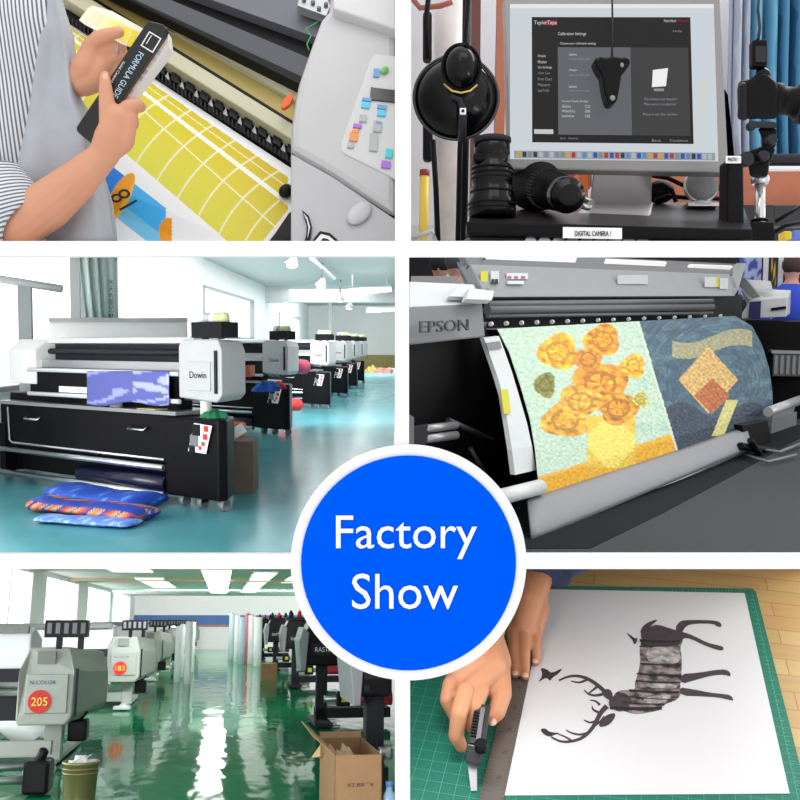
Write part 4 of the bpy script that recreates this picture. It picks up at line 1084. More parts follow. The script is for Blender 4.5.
for i in range(48):     # ruler ticks down the right margin and along the top
    a_ = t6(754 + 48 * i / 47., 600 + 190 * i / 47.); q.box(a_.x - .006, a_.x - (.0035 if i % 5 else .0005), a_.y, a_.y + .0007, 0, .0002)
for i in range(60):
    a_ = t6(550 + 195 * i / 59., 590.5); q.box(a_.x, a_.x + .0006, a_.y - (.002 if i % 5 else .005), a_.y + .003, 0, .0002)
link('scale_marks', q, mat('mat_mark', (110, 190, 165), .6), ct)
# sheet
SHEET = mat('print_sheet_white', (222, 221, 223), .7, noise=.01)
st = thing('paper_sheet', 'large white sheet printed with a stag silhouette lying on the cutting mat', 'paper', M6)
sh_ = [t6(503, 796), t6(789.5, 794), t6(744.5, 593.5), t6(536, 589.5)]
q = MB(); q.prism([(p.x, p.y) for p in sh_], 'z', .0005, .0011); link('sheet', q, SHEET, st)
# stag artwork: outlines in view pixels on the sheet (from the 3.333x crop at 590,560)
def ink(outl, z=.0013):
    return [t6(x, y, z) for x, y in outl]
DZ = lambda pts: [(590 + x / 3.333, 560 + y / 3.333) for x, y in pts]
DA = lambda pts: [(400 + x / 3.335, 560 + y / 3.333) for x, y in pts]
shapes = [
    DZ([(172, 262), (168, 250), (176, 232), (196, 220), (222, 214), (250, 222), (282, 232), (306, 240), (312, 268), (300, 290), (306, 320), (306, 360), (304, 400), (300, 420), (304, 450), (286, 468), (246, 482), (236, 500), (200, 508), (150, 516), (112, 502), (96, 506), (82, 498), (64, 488), (62, 470), (78, 456), (86, 440), (112, 432), (140, 436), (152, 426), (148, 410), (160, 380), (168, 340), (164, 300)]),
    DZ([(282, 226), (300, 204), (318, 200), (380, 200), (420, 202), (438, 210), (438, 224), (424, 222), (410, 212), (350, 212), (322, 218), (308, 238), (300, 262)]),
    DZ([(290, 236), (318, 242), (345, 252), (392, 276), (428, 284), (446, 290), (444, 302), (424, 300), (380, 284), (336, 262), (310, 260), (300, 282)]),
    DZ([(300, 380), (360, 376), (420, 366), (450, 364), (468, 374), (468, 390), (450, 382), (410, 384), (350, 400), (304, 414)]),
    DZ([(296, 424), (340, 430), (400, 442), (440, 446), (470, 450), (480, 470), (464, 466), (430, 458), (370, 454), (304, 452)]),
    DZ([(166, 246), (172, 226), (186, 212), (206, 202), (228, 198), (212, 212), (196, 224), (180, 240)]),
    DZ([(28, 556), (36, 532), (56, 516), (84, 508), (84, 524), (68, 546), (48, 556)]),
    DZ([(120, 240), (138, 252), (150, 262), (158, 258), (156, 276), (146, 282), (144, 270), (132, 256)]),
    DZ([(70, 470), (40, 452), (48, 430), (66, 430), (78, 448)]),
    # birds
    DA([(468, 358), (490, 364), (506, 378), (545, 358), (530, 378), (508, 392), (500, 404), (488, 390), (458, 410), (476, 386)]),
    DA([(466, 564), (484, 560), (500, 574), (536, 576), (512, 584), (500, 590), (480, 582)]),
]
def strokes(pts, w0, w1):
    L_ = [Vector((x, y)) for x, y in pts]; n = len(L_); lft, rgt = [], []
    for i, p in enumerate(L_):
        d_ = (L_[min(i + 1, n - 1)] - L_[max(i - 1, 0)]).normalized(); nn = Vector((-d_.y, d_.x)); w_ = w0 + (w1 - w0) * i / (n - 1)
        lft.append(p + nn * w_ / 2); rgt.append(p - nn * w_ / 2)
    return [(p.x, p.y) for p in lft] + [(p.x, p.y) for p in rgt[::-1]]
ant = [([(612, 700), (606, 693), (600, 687), (592, 681), (584, 677), (575, 675.5), (566, 677), (559, 680.5)], 4, 1.4),
       ([(598, 686), (593, 690), (588, 694)], 2.6, .8), ([(588, 679), (580, 683), (571, 681)], 2.4, .8), ([(606, 693), (596, 696), (588, 694), (584, 690)], 2.8, .8),
       ([(607, 706), (601, 712), (597, 720), (592, 729), (583, 738), (572, 741.5), (561, 742), (551, 737)], 4.4, 1.4),
       ([(600, 713), (593, 710), (592, 706)], 2.6, .8), ([(597, 721), (590, 723), (584, 720)], 2.6, .8), ([(588, 733), (580, 735), (571, 733), (566, 730)], 2.4, .8), ([(572, 741), (566, 737), (556, 733)], 2, .8), ([(594, 726), (600, 722), (604, 716)], 2.2, .8),
       ([(600, 705), (596, 701), (590, 700)], 2.4, .8)]
q = MB()
def flat(pts, z):
    P3 = ink(pts, z); q.add(P3, [tuple(range(len(P3)))])
def chaikin(p, closed=True, it=2):
    for _ in range(it):
        o = []
        n = len(p)
        for i in range(n if closed else n - 1):
            a, b = p[i], p[(i + 1) % n]
            o += [(a[0] * .75 + b[0] * .25, a[1] * .75 + b[1] * .25), (a[0] * .25 + b[0] * .75, a[1] * .25 + b[1] * .75)]
        if not closed: o = [p[0]] + o + [p[-1]]
        p = o
    return p
for i, s_ in enumerate(shapes):
    if i in (7, 9, 10):
        q2 = MB(); P3 = ink(chaikin(s_, True, 1), .0014); q2.add(P3, [tuple(range(len(P3)))]); link('bird_print', q2, mat('bird_ink', (52, 46, 50), .7), st)
    elif i: flat(chaikin(s_, True, 1), .0014 + i * .00003)
for i, (s_, a_, b_) in enumerate(ant): flat(strokes(chaikin(s_, False, 2), a_ * 1.25, b_ * 1.2), .0014 - i * .000015)
STAG = mat('stag_ink', (66, 56, 60), .7, noise=.5, nscale=90)
link('stag_print', q, STAG, st)
q = MB(); flat(chaikin(shapes[0]), .0012); link('print_body', q, mat('stag_grey', (120, 108, 108), .7, noise=.8, nscale=75, mottle=.12), st)
q = MB(); P3 = ink(chaikin(DZ([(186, 296), (240, 286), (298, 300), (302, 330), (290, 346), (230, 342), (190, 338)])), .0022); q.add(P3, [tuple(range(len(P3)))]); link('print_highlight', q, mat('stag_pale', (165, 158, 156), .7, noise=.5, nscale=90, mottle=.15), st)
q = MB(); P3 = ink(chaikin(DZ([(190, 410), (290, 414), (290, 430), (190, 426)])), .0022); q.add(P3, [tuple(range(len(P3)))]); link('print_highlight', q, _m['stag_pale'], st)
q = MB(); P3 = ink(chaikin(DZ([(176, 456), (280, 446), (250, 476), (180, 484)])), .0022); q.add(P3, [tuple(range(len(P3)))])
link('print_highlight', q, mat('stag_pale', (165, 158, 156), .7, noise=.5, nscale=90, mottle=.15), st)
q = MB(); flat(chaikin(DZ([(172, 258), (172, 236), (196, 220), (250, 222), (304, 240), (310, 262), (296, 284), (230, 290), (180, 286)])), .00222); flat(chaikin(DZ([(64, 488), (62, 468), (80, 450), (120, 440), (140, 470), (120, 500), (96, 506)])), .00223)
link('print_shadow', q, STAG, st)
for (x0, y0, x1, y1, w_) in ((166, 268, 300, 272, 9), (164, 288, 300, 280, 3), (166, 344, 304, 350, 4), (156, 378, 302, 384, 5), (152, 402, 300, 408, 4), (130, 434, 298, 440, 7), (100, 452, 286, 466, 3), (66, 492, 240, 494, 9), (110, 474, 250, 480, 3)):
    q = MB(); flat(strokes(DZ([(x0, y0), ((x0 + x1) / 2, (y0 + y1) / 2 + 2), (x1, y1)]), w_ / 3.3, w_ / 3.3), .0024)
    link('print_band', q, mat('stag_dark', (36, 30, 34), .7), st)
# steel ruler
RUL = mat('ruler_steel', (128, 122, 116), .35, .6, noise=.15, nscale=14)
rl = thing('steel_ruler', 'worn steel ruler under both hands along the left edge of the sheet', 'ruler', M6)
r0, r1 = t6(476, 812, .002), t6(501, 812, .002); r2, r3 = t6(536, 645, .002), t6(517, 645, .002)
r2b = r1 + (r2 - r1) * 1.25; r3b = r0 + (r3 - r0) * 1.25
q = MB(); q.hexa([Vector((p.x, p.y, .0012)) for p in (r0, r1, r2b, r3b)] + [Vector((p.x, p.y, .0026)) for p in (r0, r1, r2b, r3b)]); link('blade', q, RUL, rl)
q = MB()
for k in range(60):
    f = k / 60; a_ = r1.lerp(r2b, f); w_ = (r0 - r1).normalized(); L_ = .010 if k % 10 == 0 else (.007 if k % 5 == 0 else .004)
    dd = (r2b - r1).normalized() * .0006
    for A2, W2 in ((a_, w_), (r0.lerp(r3b, f), -w_)):
        pts_ = [A2 + W2 * .001, A2 + W2 * L_, A2 + W2 * L_ + dd, A2 + W2 * .001 + dd]
        q.add([Vector((p.x, p.y, .00275)) for p in pts_], [(0, 1, 2, 3)])
link('graduations', q, mat('ruler_mark', (48, 42, 40), .5), rl)
q = MB()
for k in range(9):
    f = .03 + k * .105; cpt = r1.lerp(r2b, f) * .62 + r0.lerp(r3b, f) * .38
    q.text(str(k + 21), .1, Matrix.Translation((cpt.x, cpt.y, .0028)) @ Matrix.Rotation(1.4, 4, 'Z'), 0, fit=(.007, .005))
link('numerals', q, mat('ruler_mark', (48, 42, 40), .5), rl)

# hands -----------------------------------------------------------
SKIN = mat('skin', (196, 138, 102), .55, noise=.08, nscale=30, bump=.15, bscale=220, spec=.35)
SKIN_D = mat('skin_tan', (188, 130, 96), .55, noise=.08, nscale=30, bump=.12, bscale=200, spec=.35)
NAIL = mat('nail', (226, 180, 160), .3, noise=0)
def limb(q, pts, rs, seg=16):
    """chain of round joints joined by tapered tubes"""
    for p, r in zip(pts, rs): q.ball(p, r * .995, seg=seg)
    for i in range(len(pts) - 1): q.tube([pts[i], pts[i + 1]], [rs[i], rs[i + 1]], seg)
def T6(px, py, z): return t6(px, py, z)
def under(q):
    """end the shape at the partition above the bench"""
    I = M6.inverted()
    for i, v in enumerate(q.v):
        w_ = M6 @ v
        if w_.z > -.1672 * w_.y: w_.z = -.1672 * w_.y; q.v[i] = I @ w_
    return q
pr = thing('person', 'person in a navy sleeve cutting along the ruler, only hands and forearms visible', 'person', M6)
# cutting hand: fist around the knife, forearm coming from behind
q = MB()
W = T6(486, 636, .08)
limb(q, [T6(494, 572, .15), T6(492, 600, .115), W], [.036, .031, .027])
# palm/back of hand
limb(q, [W, T6(476, 664, .075), T6(455, 682, .062)], [.027, .025, .016])
limb(q, [W, T6(492, 668, .07), T6(470, 690, .062)], [.026, .024, .016])
limb(q, [W, T6(497, 662, .062), T6(495, 684, .052)], [.026, .022, .016])
limb(q, [T6(458, 680, .058), T6(470, 684, .058), T6(484, 686, .054), T6(496, 684, .05)], [.016, .017, .017, .016])
# fingers: knuckle -> middle joint -> tip curling under toward the handle
fing = [([T6(451, 684, .066), T6(447, 700, .056), T6(455, 716, .034), T6(462, 722, .02)], [.0125, .0108, .0098, .009]),
        ([T6(465, 692, .072), T6(459, 714, .064), T6(456, 736, .036), T6(461, 746, .02)], [.0138, .012, .0108, .0092]),
        ([T6(481, 690, .064), T6(475, 708, .056), T6(469, 722, .04), T6(472, 728, .03)], [.0125, .0108, .0095, .0085])]
for pts, rs in fing: limb(q, pts, rs, 12)
# thumb on the near right side of the knife
limb(q, [T6(499, 668, .058), T6(502, 694, .048), T6(497, 712, .036), T6(491, 718, .03)], [.017, .0145, .0125, .011])
under(q); link('body', q, SKIN, pr, remesh=.0024, smooth_it=2)
q = MB(); 
c1 = T6(492.5, 722, .036); q.ball(c1, .006, .008, .003); link('fingernail', q, NAIL, pr)
# holding hand pressing the ruler
q = MB()
limb(q, [T6(540, 560, .115), T6(530, 600, .07), T6(524, 626, .04)], [.029, .026, .021])
limb(q, [T6(535, 600, .062), T6(530, 622, .042)], [.022, .015])
limb(q, [T6(513, 626, .036), T6(514, 650, .024), T6(515, 668, .010), T6(515, 674, .008)], [.012, .009, .0078, .0068], 12)
limb(q, [T6(523.5, 626, .038), T6(525, 652, .026), T6(525, 670, .010), T6(525, 676, .008)], [.012, .009, .0078, .0068], 12)
limb(q, [T6(533, 624, .036), T6(536, 646, .022), T6(536, 658, .010), T6(535.5, 662, .008)], [.0115, .009, .0078, .0068], 12)
limb(q, [T6(540, 606, .05), T6(538, 626, .03), T6(535, 642, .014)], [.017, .012, .009], 12)
under(q); link('left_hand', q, SKIN_D, pr, remesh=.0024, smooth_it=3)
for x, y in ((515, 674), (525, 676), (535.5, 662)):
    q = MB(); q.ball(T6(x, y - 1, .016), .005, .006, .002); link('fingernail', q, NAIL, pr)
NAVY = mat('navy_cloth', (52, 66, 98), .9, noise=.1, nscale=60, bump=.3, bscale=300)
q = MB(); q.tube([T6(575, 535, .17), T6(556, 560, .125), T6(551, 566, .115), T6(548, 572, .11)], [.045, .04, .038, .039], 28); under(q)
link('sleeve', q, NAVY, pr)
# utility knife
kn = thing('utility_knife', 'dark grey snap-off knife held in the fist, blade tip on the mat', 'knife', M6)
KB = mat('knife_grey', (58, 58, 60), .35, .4)
k0, k1, k2 = T6(489, 706, .046), T6(476, 752, .026), T6(474, 764, .018)
q = MB()
def bar(q, a, b, w_, h_, w2=None, h2=None):
    w2 = w2 or w_; h2 = h2 or h_
    d_ = (b - a).normalized(); s_ = d_.cross(Vector((0, 0, 1))).normalized(); u_ = s_.cross(d_)
    q.hexa([a - s_ * w_ - u_ * h_, a + s_ * w_ - u_ * h_, b + s_ * w2 - u_ * h2, b - s_ * w2 - u_ * h2, a - s_ * w_ + u_ * h_, a + s_ * w_ + u_ * h_, b + s_ * w2 + u_ * h2, b - s_ * w2 + u_ * h2])
bar(q, T6(483, 706, .058), T6(476, 746, .042), .011, .005); bar(q, T6(476, 746, .042), T6(472, 764, .026), .012, .006, .009, .005)
link('handle', q, KB, kn, bevel=.002)
q = MB()
for k in range(9):
    f = .3 + k * .07; c_ = T6(483, 704, .0592).lerp(T6(476, 746, .0425), f) + Vector((-.005, 0, .004)); q.box(c_.x - .004, c_.x + .004, c_.y - .0012, c_.y + .0012, c_.z, c_.z + .002)
link('grip_ribs', q, INK, kn)
q = MB(); bar(q, T6(483, 708, .064), T6(477, 748, .048), .003, .0012); link('slider_track', q, mat('track_grey', (110, 110, 112), .4), kn)
q = MB(); q.lathe([(.0085, 0), (.0095, .01), (.008, .013)], Matrix.Translation(T6(481, 750, .046)), 16); link('lock_knob', q, INK, kn)
q = MB(); bar(q, T6(472, 760, .024), T6(474, 791, .002), .0065, .0006, .004, .0004); link('blade', q, STEEL, kn)

KEEP = None

KEEP = (-400, 242.6, 409, 1300)

# ============================================================ upper right: computer desk with camera
RV = lambda px, py, t: P(px, py, 1).normalized() * t
def pix_box(q, x0, y0, x1, y1, d, t, dd=0.0):
    """block whose front fills x0..x1, y0..y1 of the view at distance d, t deep"""
    a = P(x0, y1, d); b = P(x1, y0, d)
    q.box(a.x, b.x, d, d + t, a.z, b.z); return q
IM = lambda px, py, d: P(px, py, d)
BLK2 = mat('gloss_black', (8, 8, 10), .16, spec=.22)
BLKM = mat('matte_black', (16, 16, 18), .5, spec=.1)
# backdrop
q = MB(); pix_box(q, 409.5, -60, 735, 300, 3.6, .05); struct('wall_rear', q, mat('studio_wall', (205, 203, 208), .8))
q = MB(); pix_box(q, 720, -60, 850, 182, 3.9, .05); struct('wall_side', q, mat('studio_wall_blue', (120, 140, 165), .8))
for i, (x0, x1, c) in enumerate(((470, 479, (92, 50, 36)), (493, 502, (168, 96, 66)))):
    q = MB(); q.slab([P(x0, 250, 3.3), P(x1, 250, 3.3), P(x1 + (2 if i == 0 else 6), -20, 3.3), P(x0 + (2 if i == 0 else 5), -20, 3.3)], (0, .05, 0)); struct('trim_%d' % (9 + i), q, mat('door_wood_%d' % i, c, .5))
q = MB(); pix_box(q, 600, -30, 730, 0.5, 2.6, .1) if False else None
q = MB(); pix_box(q, 596, 166, 850, 210, 3.4, .04); struct('baseboard_rear', q, mat('sill_wood', (172, 100, 72), .6, noise=.3, nscale=10))
q = MB(); pix_box(q, 640, 205, 850, 260, 3.3, .04); struct('wall_low', q, mat('low_dark', (40, 38, 40), .7))
q = MB(); pix_box(q, 409.5, 225, 470, 260, 3.2, .04); struct('wall_low_left', q, mat('low_grey', (185, 185, 188), .7))
# paper backdrop roll and dark poles
t = thing('backdrop_roll', 'white marbled paper roll standing upright behind the desk lamp', 'roll', Matrix.Translation(P(449, 250, 2.9)))
q = MB(); q.tube([P(449, 250, 2.9), P(449, -20, 2.9)], .045, 24); link('tube', q, mat('roll_marble', (214, 206, 204), .45, noise=.25, nscale=14), t, world=True)
t = thing('light_stand', 'black light stand pole with cables left of the monitor', 'stand', Matrix.Translation(P(462, 250, 2.6)))
q = MB(); q.tube([P(463, 250, 2.6), P(465, 140, 2.6), P(467, -20, 2.6)], .011, 12); link('pole', q, BLKM, t, world=True)
for pts in (((458, 250), (460, 150), (464, 60), (470, -20)), ((438, 245), (436, 190), (433, 140)), ((427, 60), (426, 20), (430, -15))):
    q = MB(); q.tube([P(x, y, 2.55) for x, y in pts], .007, 8); link('cable', q, BLKM, t, world=True)
q = MB(); pix_box(q, 423, 10, 432, 60, 2.8, .04); link('bracket', q, BLKM, t, world=True, bevel=.01)
q = MB(); pix_box(q, 423, 118, 433, 160, 2.8, .04); link('bracket', q, BLKM, t, world=True, bevel=.01)
q = MB(); q.tube([P(412, -2, 2.7), P(420, 8, 2.7), P(440, 6, 2.7), P(452, 2, 2.7)], .008, 8)
tag(link('rust_cable', q, mat('rust', (150, 80, 70), .6)), 'rust-coloured cable loop at the top left corner of the studio', 'cable')
q = MB(); q.tube([P(423.5, 240, 2.8), P(424.5, 176, 2.8)], .013, 12); q.cur = 1; q.tube([P(424.5, 176, 2.8), P(424.7, 170, 2.8)], .014, 12)
tag(link('yellow_rod', q, [mat('rod_yellow', (226, 196, 80), .5), mat('rod_tip', (130, 40, 40), .5)]), 'yellow rod with dark red tip leaning at the left of the desk', 'rod')
q = MB(); q.tube([P(411, 239, 2.3), P(432, 231, 2.3), P(436, 244, 2.3)], .006, 8)
tag(link('wire_frame', q, STEEL), 'thin silver wire frame at the lower left corner', 'frame')
# desk lamp reflector: dish with round housing
lc = P(456, 98, 2.15)
dl = thing('studio_lamp', 'glossy black dish reflector lamp with round housing left of the monitor', 'lamp', Matrix.Translation(lc))
# dish opens away from the viewer: its convex back is seen
rx = 42 * 2.15 / F
q = MB(); q.lathe([(.0, -.06), (.03, -.058), (.06, -.045), (.078, -.02), (rx - .002, .0), (rx, .006), (rx - .004, .008), (.06, -.02), (0, -.045)], Matrix.Translation((0, 0, 0)) @ FZ @ Matrix.Scale(-1, 4, (0, 0, 1)), 48); link('dish', q, BLK2, dl)
q = MB()
for k in range(48):
    a0_, a1_ = 2 * PI * k / 48, 2 * PI * (k + 1) / 48
q.tube([Vector((rx * math.cos(2 * PI * k / 48), -.004, rx * math.sin(2 * PI * k / 48))) for k in range(49)], .0035, 8, False); link('rim', q, mat('rim_dark', (70, 70, 72), .2, .5), dl)
hc = P(461, 69, 2.07) - lc
q = MB(); q.ball(hc, .037, .045, .046, 28); link('housing', q, BLK2, dl)
q = MB(); q.tube([hc + Vector((.039 * math.cos(2 * PI * k / 32), -.012, .047 * math.sin(2 * PI * k / 32))) for k in range(33)], .0035, 8, False); link('housing_ring', q, BLKM, dl)
q = MB(); q.tube([P(444, 84, 2.03) - lc, P(452, 91, 2.02) - lc, P(461, 93, 2.02) - lc, P(470, 91, 2.02) - lc, P(477, 85, 2.03) - lc], .0022, 8); link('brass_ring', q, mat('brass', (190, 165, 90), .3, .8), dl)
q = MB(); q.tube([P(450, 95, 2.03) - lc, P(460, 100, 2.03) - lc, P(463, 112, 2.03) - lc, P(462, 141, 2.07) - lc], [.004, .005, .008, .009], 12); q.tube([P(474, 93, 2.03) - lc, P(466, 100, 2.03) - lc], .004, 8); link('bracket_arm', q, INK2, dl)
a = P(463, 111, 2.015) - lc
q = MB(); q.box(a.x - .006, a.x + .006, a.y, a.y + .006, a.z - .006, a.z + .006); pl_ = link('plate', q, PAPER, dl)
q = MB(); q.box(a.x - .003, a.x + .003, a.y - .001, a.y, a.z - .003, a.z + .003); link('plate_mark', q, INK, pl_)
q = MB(); q.tube([P(457, 58, 2.05) - lc, P(460, 47, 2.05) - lc, P(467, 44, 2.05) - lc, P(470, 52, 2.05) - lc], .005, 8); link('handle', q, BLKM, dl)

# monitor: faces the viewer
MD = 2.15
mo = thing('computer_monitor', 'large silver monitor with calibration software open on its screen', 'monitor', Matrix.Translation(P(617, 214, MD + .1)))
BEZ = mat('bezel_aluminium', (132, 129, 129), .4, .1)
q = MB(); q.slab([P(509, 169, MD), P(729, 173, MD), P(720, -6, MD), P(504, -3, MD)], (0, .045, 0)); link('housing', q, BEZ, mo, world=True, bevel=.004)
SCR = screen('screen_desktop', (205, 212, 218), .95)
def scr(name, x0, y0, x1, y1, m_, par, k=1):
    """rectangle on the screen, which leans a little with the bezel"""
    sx = lambda x, y: x + (y - 80) * .03 * (x - 510) / 210
    sy = lambda x, y: y + (x - 510) * .012 * (y / 160)
    q = MB(); q.slab([P(sx(x0, y1), sy(x0, y1), MD - .0006 * k), P(sx(x1, y1), sy(x1, y1), MD - .0006 * k), P(sx(x1, y0), sy(x1, y0), MD - .0006 * k), P(sx(x0, y0), sy(x0, y0), MD - .0006 * k)], (0, .0005, 0))
    return link(name, q, m_, par, world=True)
def lab(par, txt, x0, x1, y, h_, m_, k=5):
    q = MB(); q.text(txt, .1, Matrix.Translation(P((x0 + x1) / 2, y + (x0 - 510) * .012 * (y / 160), MD - .0006 * k)) @ FZ, 0, fit=((x1 - x0) * MD / F, h_ * MD / F)); return link('screen_text', q, m_, par, world=True)
sc = scr('screen', 510, 4, 716, 159, SCR, mo, 1)
scr('menu_bar', 510, 4, 716, 8, screen('menu_white', (225, 228, 230), 1), sc, 2)
BZK = screen('window_black', (34, 34, 36), .5)
scr('app_window', 532, 17, 692, 142, BZK, sc, 2)
scr('app_pane', 558, 47, 631, 134, screen('pane_light', (120, 122, 128), .6), sc, 3)
scr('app_pane', 631, 47, 689, 134, screen('pane_mid', (74, 74, 76), .6), sc, 3)
TXW = screen('screen_text_white', (225, 225, 225), .8); TXR = screen('screen_text_red', (190, 30, 50), .7); TXG = screen('screen_text_grey', (165, 166, 170), .7)
lab(sc, 'TeplerTepe', 534, 557, 23, 5, TXW); scr('logo_red', 545, 20.5, 557, 25, TXR, sc, 4)
lab(sc, 'MonitorWizard', 664, 676, 20.5, 3, TXW); lab(sc, 'Wizard', 677, 688, 20.5, 3, TXR)
lab(sc, 'Calibration Settings', 558, 586, 34, 4, TXW); lab(sc, 'Choose your calibration settings', 560, 596, 43.5, 3, TXW); lab(sc, 'Help', 673, 682, 31, 2.5, TXG)
for k in range(7): lab(sc, ['Display', 'Monitor', 'Set Settings', 'Chart Type', 'Print Chart', 'Measure', 'Save Profile'][k], 538, 538 + [8, 9, 14, 12, 14, 12, 11][k], 56 + k * 5.7, 3, TXW if k < 3 else TXG)
for k, (a_, b_) in enumerate((('Gamma', 'choose 1.8 for this'), ('Whitepoint', 'native or D65 is best'), ('Luminance', 'set for the room light'))):
    lab(sc, a_, 569, 577, 54 + k * 16, 2.6, TXW); lab(sc, b_, 569, 590, 58.5 + k * 16, 2.4, TXG)
for k in range(4): lab(sc, ['Current Display Settings', 'Gamma', 'White Point', 'Luminance'][k], 562, 562 + [26, 9, 13, 12][k], 101 + k * 4.8, 2.6, TXW)
for k in range(3): lab(sc, ['2.2', '6500', '120'][k], 585, 590, 105.8 + k * 4.8, 2.6, TXW)
scr('button', 534, 129, 553, 133.5, screen('btn_white', (215, 215, 215), .8), sc, 4)
for k, (x0, x1, y, tx) in enumerate(((644, 676, 98, 'The software was detected'), (644, 676, 103, 'Make sure it is attached'), (643, 677, 113, 'Place it on the screen'), (652, 688, 139, 'Back      Continue'), (560, 578, 138, 'Quit   Options'))): lab(sc, tx, x0, x1, y, 2.6, TXG)
q = MB(); q.slab([P(652, 87, MD - .004), P(666, 86, MD - .004), P(668, 68, MD - .004), P(653, 70, MD - .004)], (0, .001, 0)); link('screen_icon', q, screen('icon_white', (236, 236, 236), 1), sc, world=True)
q = MB(); q.slab([P(654, 91, MD - .004), P(664, 91, MD - .004), P(664, 88.5, MD - .004), P(654, 88.5, MD - .004)], (0, .001, 0)); link('screen_icon', q, TXG, sc, world=True)
rc = random.Random(5)
scr('dock', 514, 150.5, 713, 158, screen('dock_pale', (176, 190, 204), .6), sc, 2)
for k in range(36):
    c = [(200, 60, 60), (60, 90, 190), (60, 60, 64), (90, 160, 210), (230, 180, 60), (150, 150, 160), (200, 205, 215)][rc.randrange(7)]
    x = 517 + k * 5.4
    scr('dock_icon', x, 151.5, x + 3.8, 156.8, screen('icon_%d_%d' % (c[0], c[2]), c, .7), sc, 4)
# stand
q = MB(); q.slab([P(590, 205, MD + .12), P(652, 205, MD + .12), P(652, 168, MD + .05), P(594, 168, MD + .05)], (0, .01, 0)); q.slab([P(574, 215, MD - .02), P(650, 216, MD - .02), P(653, 203, MD + .13), P(588, 203, MD + .13)], (0, 0, -.008)); link('stand', q, mat('stand_aluminium', (190, 188, 188), .3, .5), mo, world=True, bevel=.003)
# colorimeter hanging in front of the screen
cl = thing('screen_colorimeter', 'black screen calibrator hanging by its cord in front of the monitor', 'calibrator', Matrix.Translation(P(612, 80, MD - .04)))
q = MB()
ol = [(594, 59), (600, 56), (606, 57), (613, 55.5), (621, 57), (627, 56.5), (631, 60), (629, 66), (622, 74), (619, 92), (617, 101), (612, 104), (608, 102), (605, 92), (602, 74), (597, 66)]
pts = [P(x, y, MD - .06) for x, y in ol]; q.slab(pts, (0, .045, 0)); link('shell', q, mat('puck_black', (9, 9, 10), .2, spec=.15), cl, world=True, bevel=.008)
q = MB(); q.tube([P(612, 57, MD - .04), P(612.5, 20, MD - .035), P(612, -14, MD - .03)], .0022, 8); link('cord', q, INK2, cl, world=True)
q = MB(); q.ball(P(612.5, 98, MD - .062), .006, .003, .006); q.ball(P(622, 65, MD - .062), .004, .002, .005); link('sensor_dot', q, GREYD, cl, world=True)

# desk/cart: top surface and front edge
dk = thing('desk', 'black equipment cart top carrying lenses and the monitor', 'desk', Matrix.Translation(P(610, 240, 2.0)))
q = MB(); q.slab([P(468, 222, 1.95), P(752, 229, 1.95), P(742, 203, 2.45), P(476, 200, 2.45)], (0, 0, -.012)); link('top', q, mat('desk_dark', (40, 37, 39), .3, spec=.25, noise=.2), dk, world=True)
q = MB(); q.slab([P(467, 234, 1.94), P(753, 240, 1.94), P(753, 229, 1.94), P(467, 221, 1.94)], (0, .05, 0)); link('front_edge', q, BLKM, dk, world=True, bevel=.004)
q = MB(); q.slab([P(563, 238, 1.936), P(622, 239, 1.936), P(622, 228, 1.936), P(563, 227, 1.936)], (0, .003, 0)); dl2 = link('label_strip', q, PAPER, dk, world=True)
wtext(dl2, 'lettering', 'DIGITAL CAMERA 1', 575, 611, 231, 236, 1.934, INK)
q = MB(); q.slab([P(470, 262, 1.98), P(750, 262, 1.98), P(750, 240, 1.98), P(470, 235, 1.98)], (0, .3, 0)); link('body', q, mat('cart_body', (36, 36, 38), .5), dk, world=True)
for k in range(9):
    x = 530 + k * 14
    q = MB(); q.lathe([(.012, 0), (.012, .008)], Matrix.Translation(P(x, 243, 1.975)) @ FZ, 14); link('rivet', q, STEEL, dk)
    dk.children[-1].parent = dk
for o in [c for c in dk.children if c.name.startswith('rivet')]:
    o.data.transform(Matrix.Translation(-FR[dk.name].to_translation()))
# posts on the cart's right end
q = MB(); q.slab([P(727, 230, 2.05), P(745, 230, 2.05), P(744, 158, 2.05), P(728, 158, 2.05)], (0, .06, 0)); link('corner_post', q, BLKM, dk, world=True, bevel=.006)
q = MB(); q.slab([P(726, 163, 2.045), P(741, 163, 2.045), P(741, 156, 2.045), P(726, 156, 2.045)], (0, .004, 0)); lp2 = link('label_strip', q, PAPER, dk, world=True)
wtext(lp2, 'lettering', 'PHOTO 1', 728, 739, 157.5, 161.5, 2.043, INK)
q = MB(); q.slab([P(728, 210, 2.3), P(740, 210, 2.3), P(728, 95, 2.3), P(724, 88, 2.3)], (0, .012, 0)); tag(link('tablet', q, BLK2), 'thin black tablet edge sticking up right of the monitor', 'tablet')
# lens standing upright
ls = thing('camera_lens', 'black zoom lens standing upright at the left end of the cart', 'lens', Matrix.Translation(P(492, 218, 2.05)))
kk = 2.05 / F * 1.13
prof = [(19, 0), (21, 1), (21, 14), (19, 16), (19, 24), (17, 26), (18, 28), (18, 42), (15, 44), (14.5, 50), (16, 52), (16, 60), (14, 61)]
q = MB(); q.lathe([(r * kk, z * kk * 1.08) for r, z in prof], None, 32); link('barrel', q, BLK2, ls)
for z in (6, 10, 20, 31, 35, 39): q = MB(); q.lathe([(21.3 * kk if z < 15 else (19.3 if z < 25 else 18.5) * kk, z * kk * 1.08), (21.3 * kk if z < 15 else (19.3 if z < 25 else 18.5) * kk, (z + 1.6) * kk * 1.08)], None, 32); link('grip_ring', q, BLKM, ls)
q = MB(); a = P(473, 160, 2.03) - P(492, 218, 2.05); q.box(a.x, a.x + .035, -.03, .02, a.z - .004, a.z + .012); link('mount_foot', q, BLKM, ls, bevel=.004)
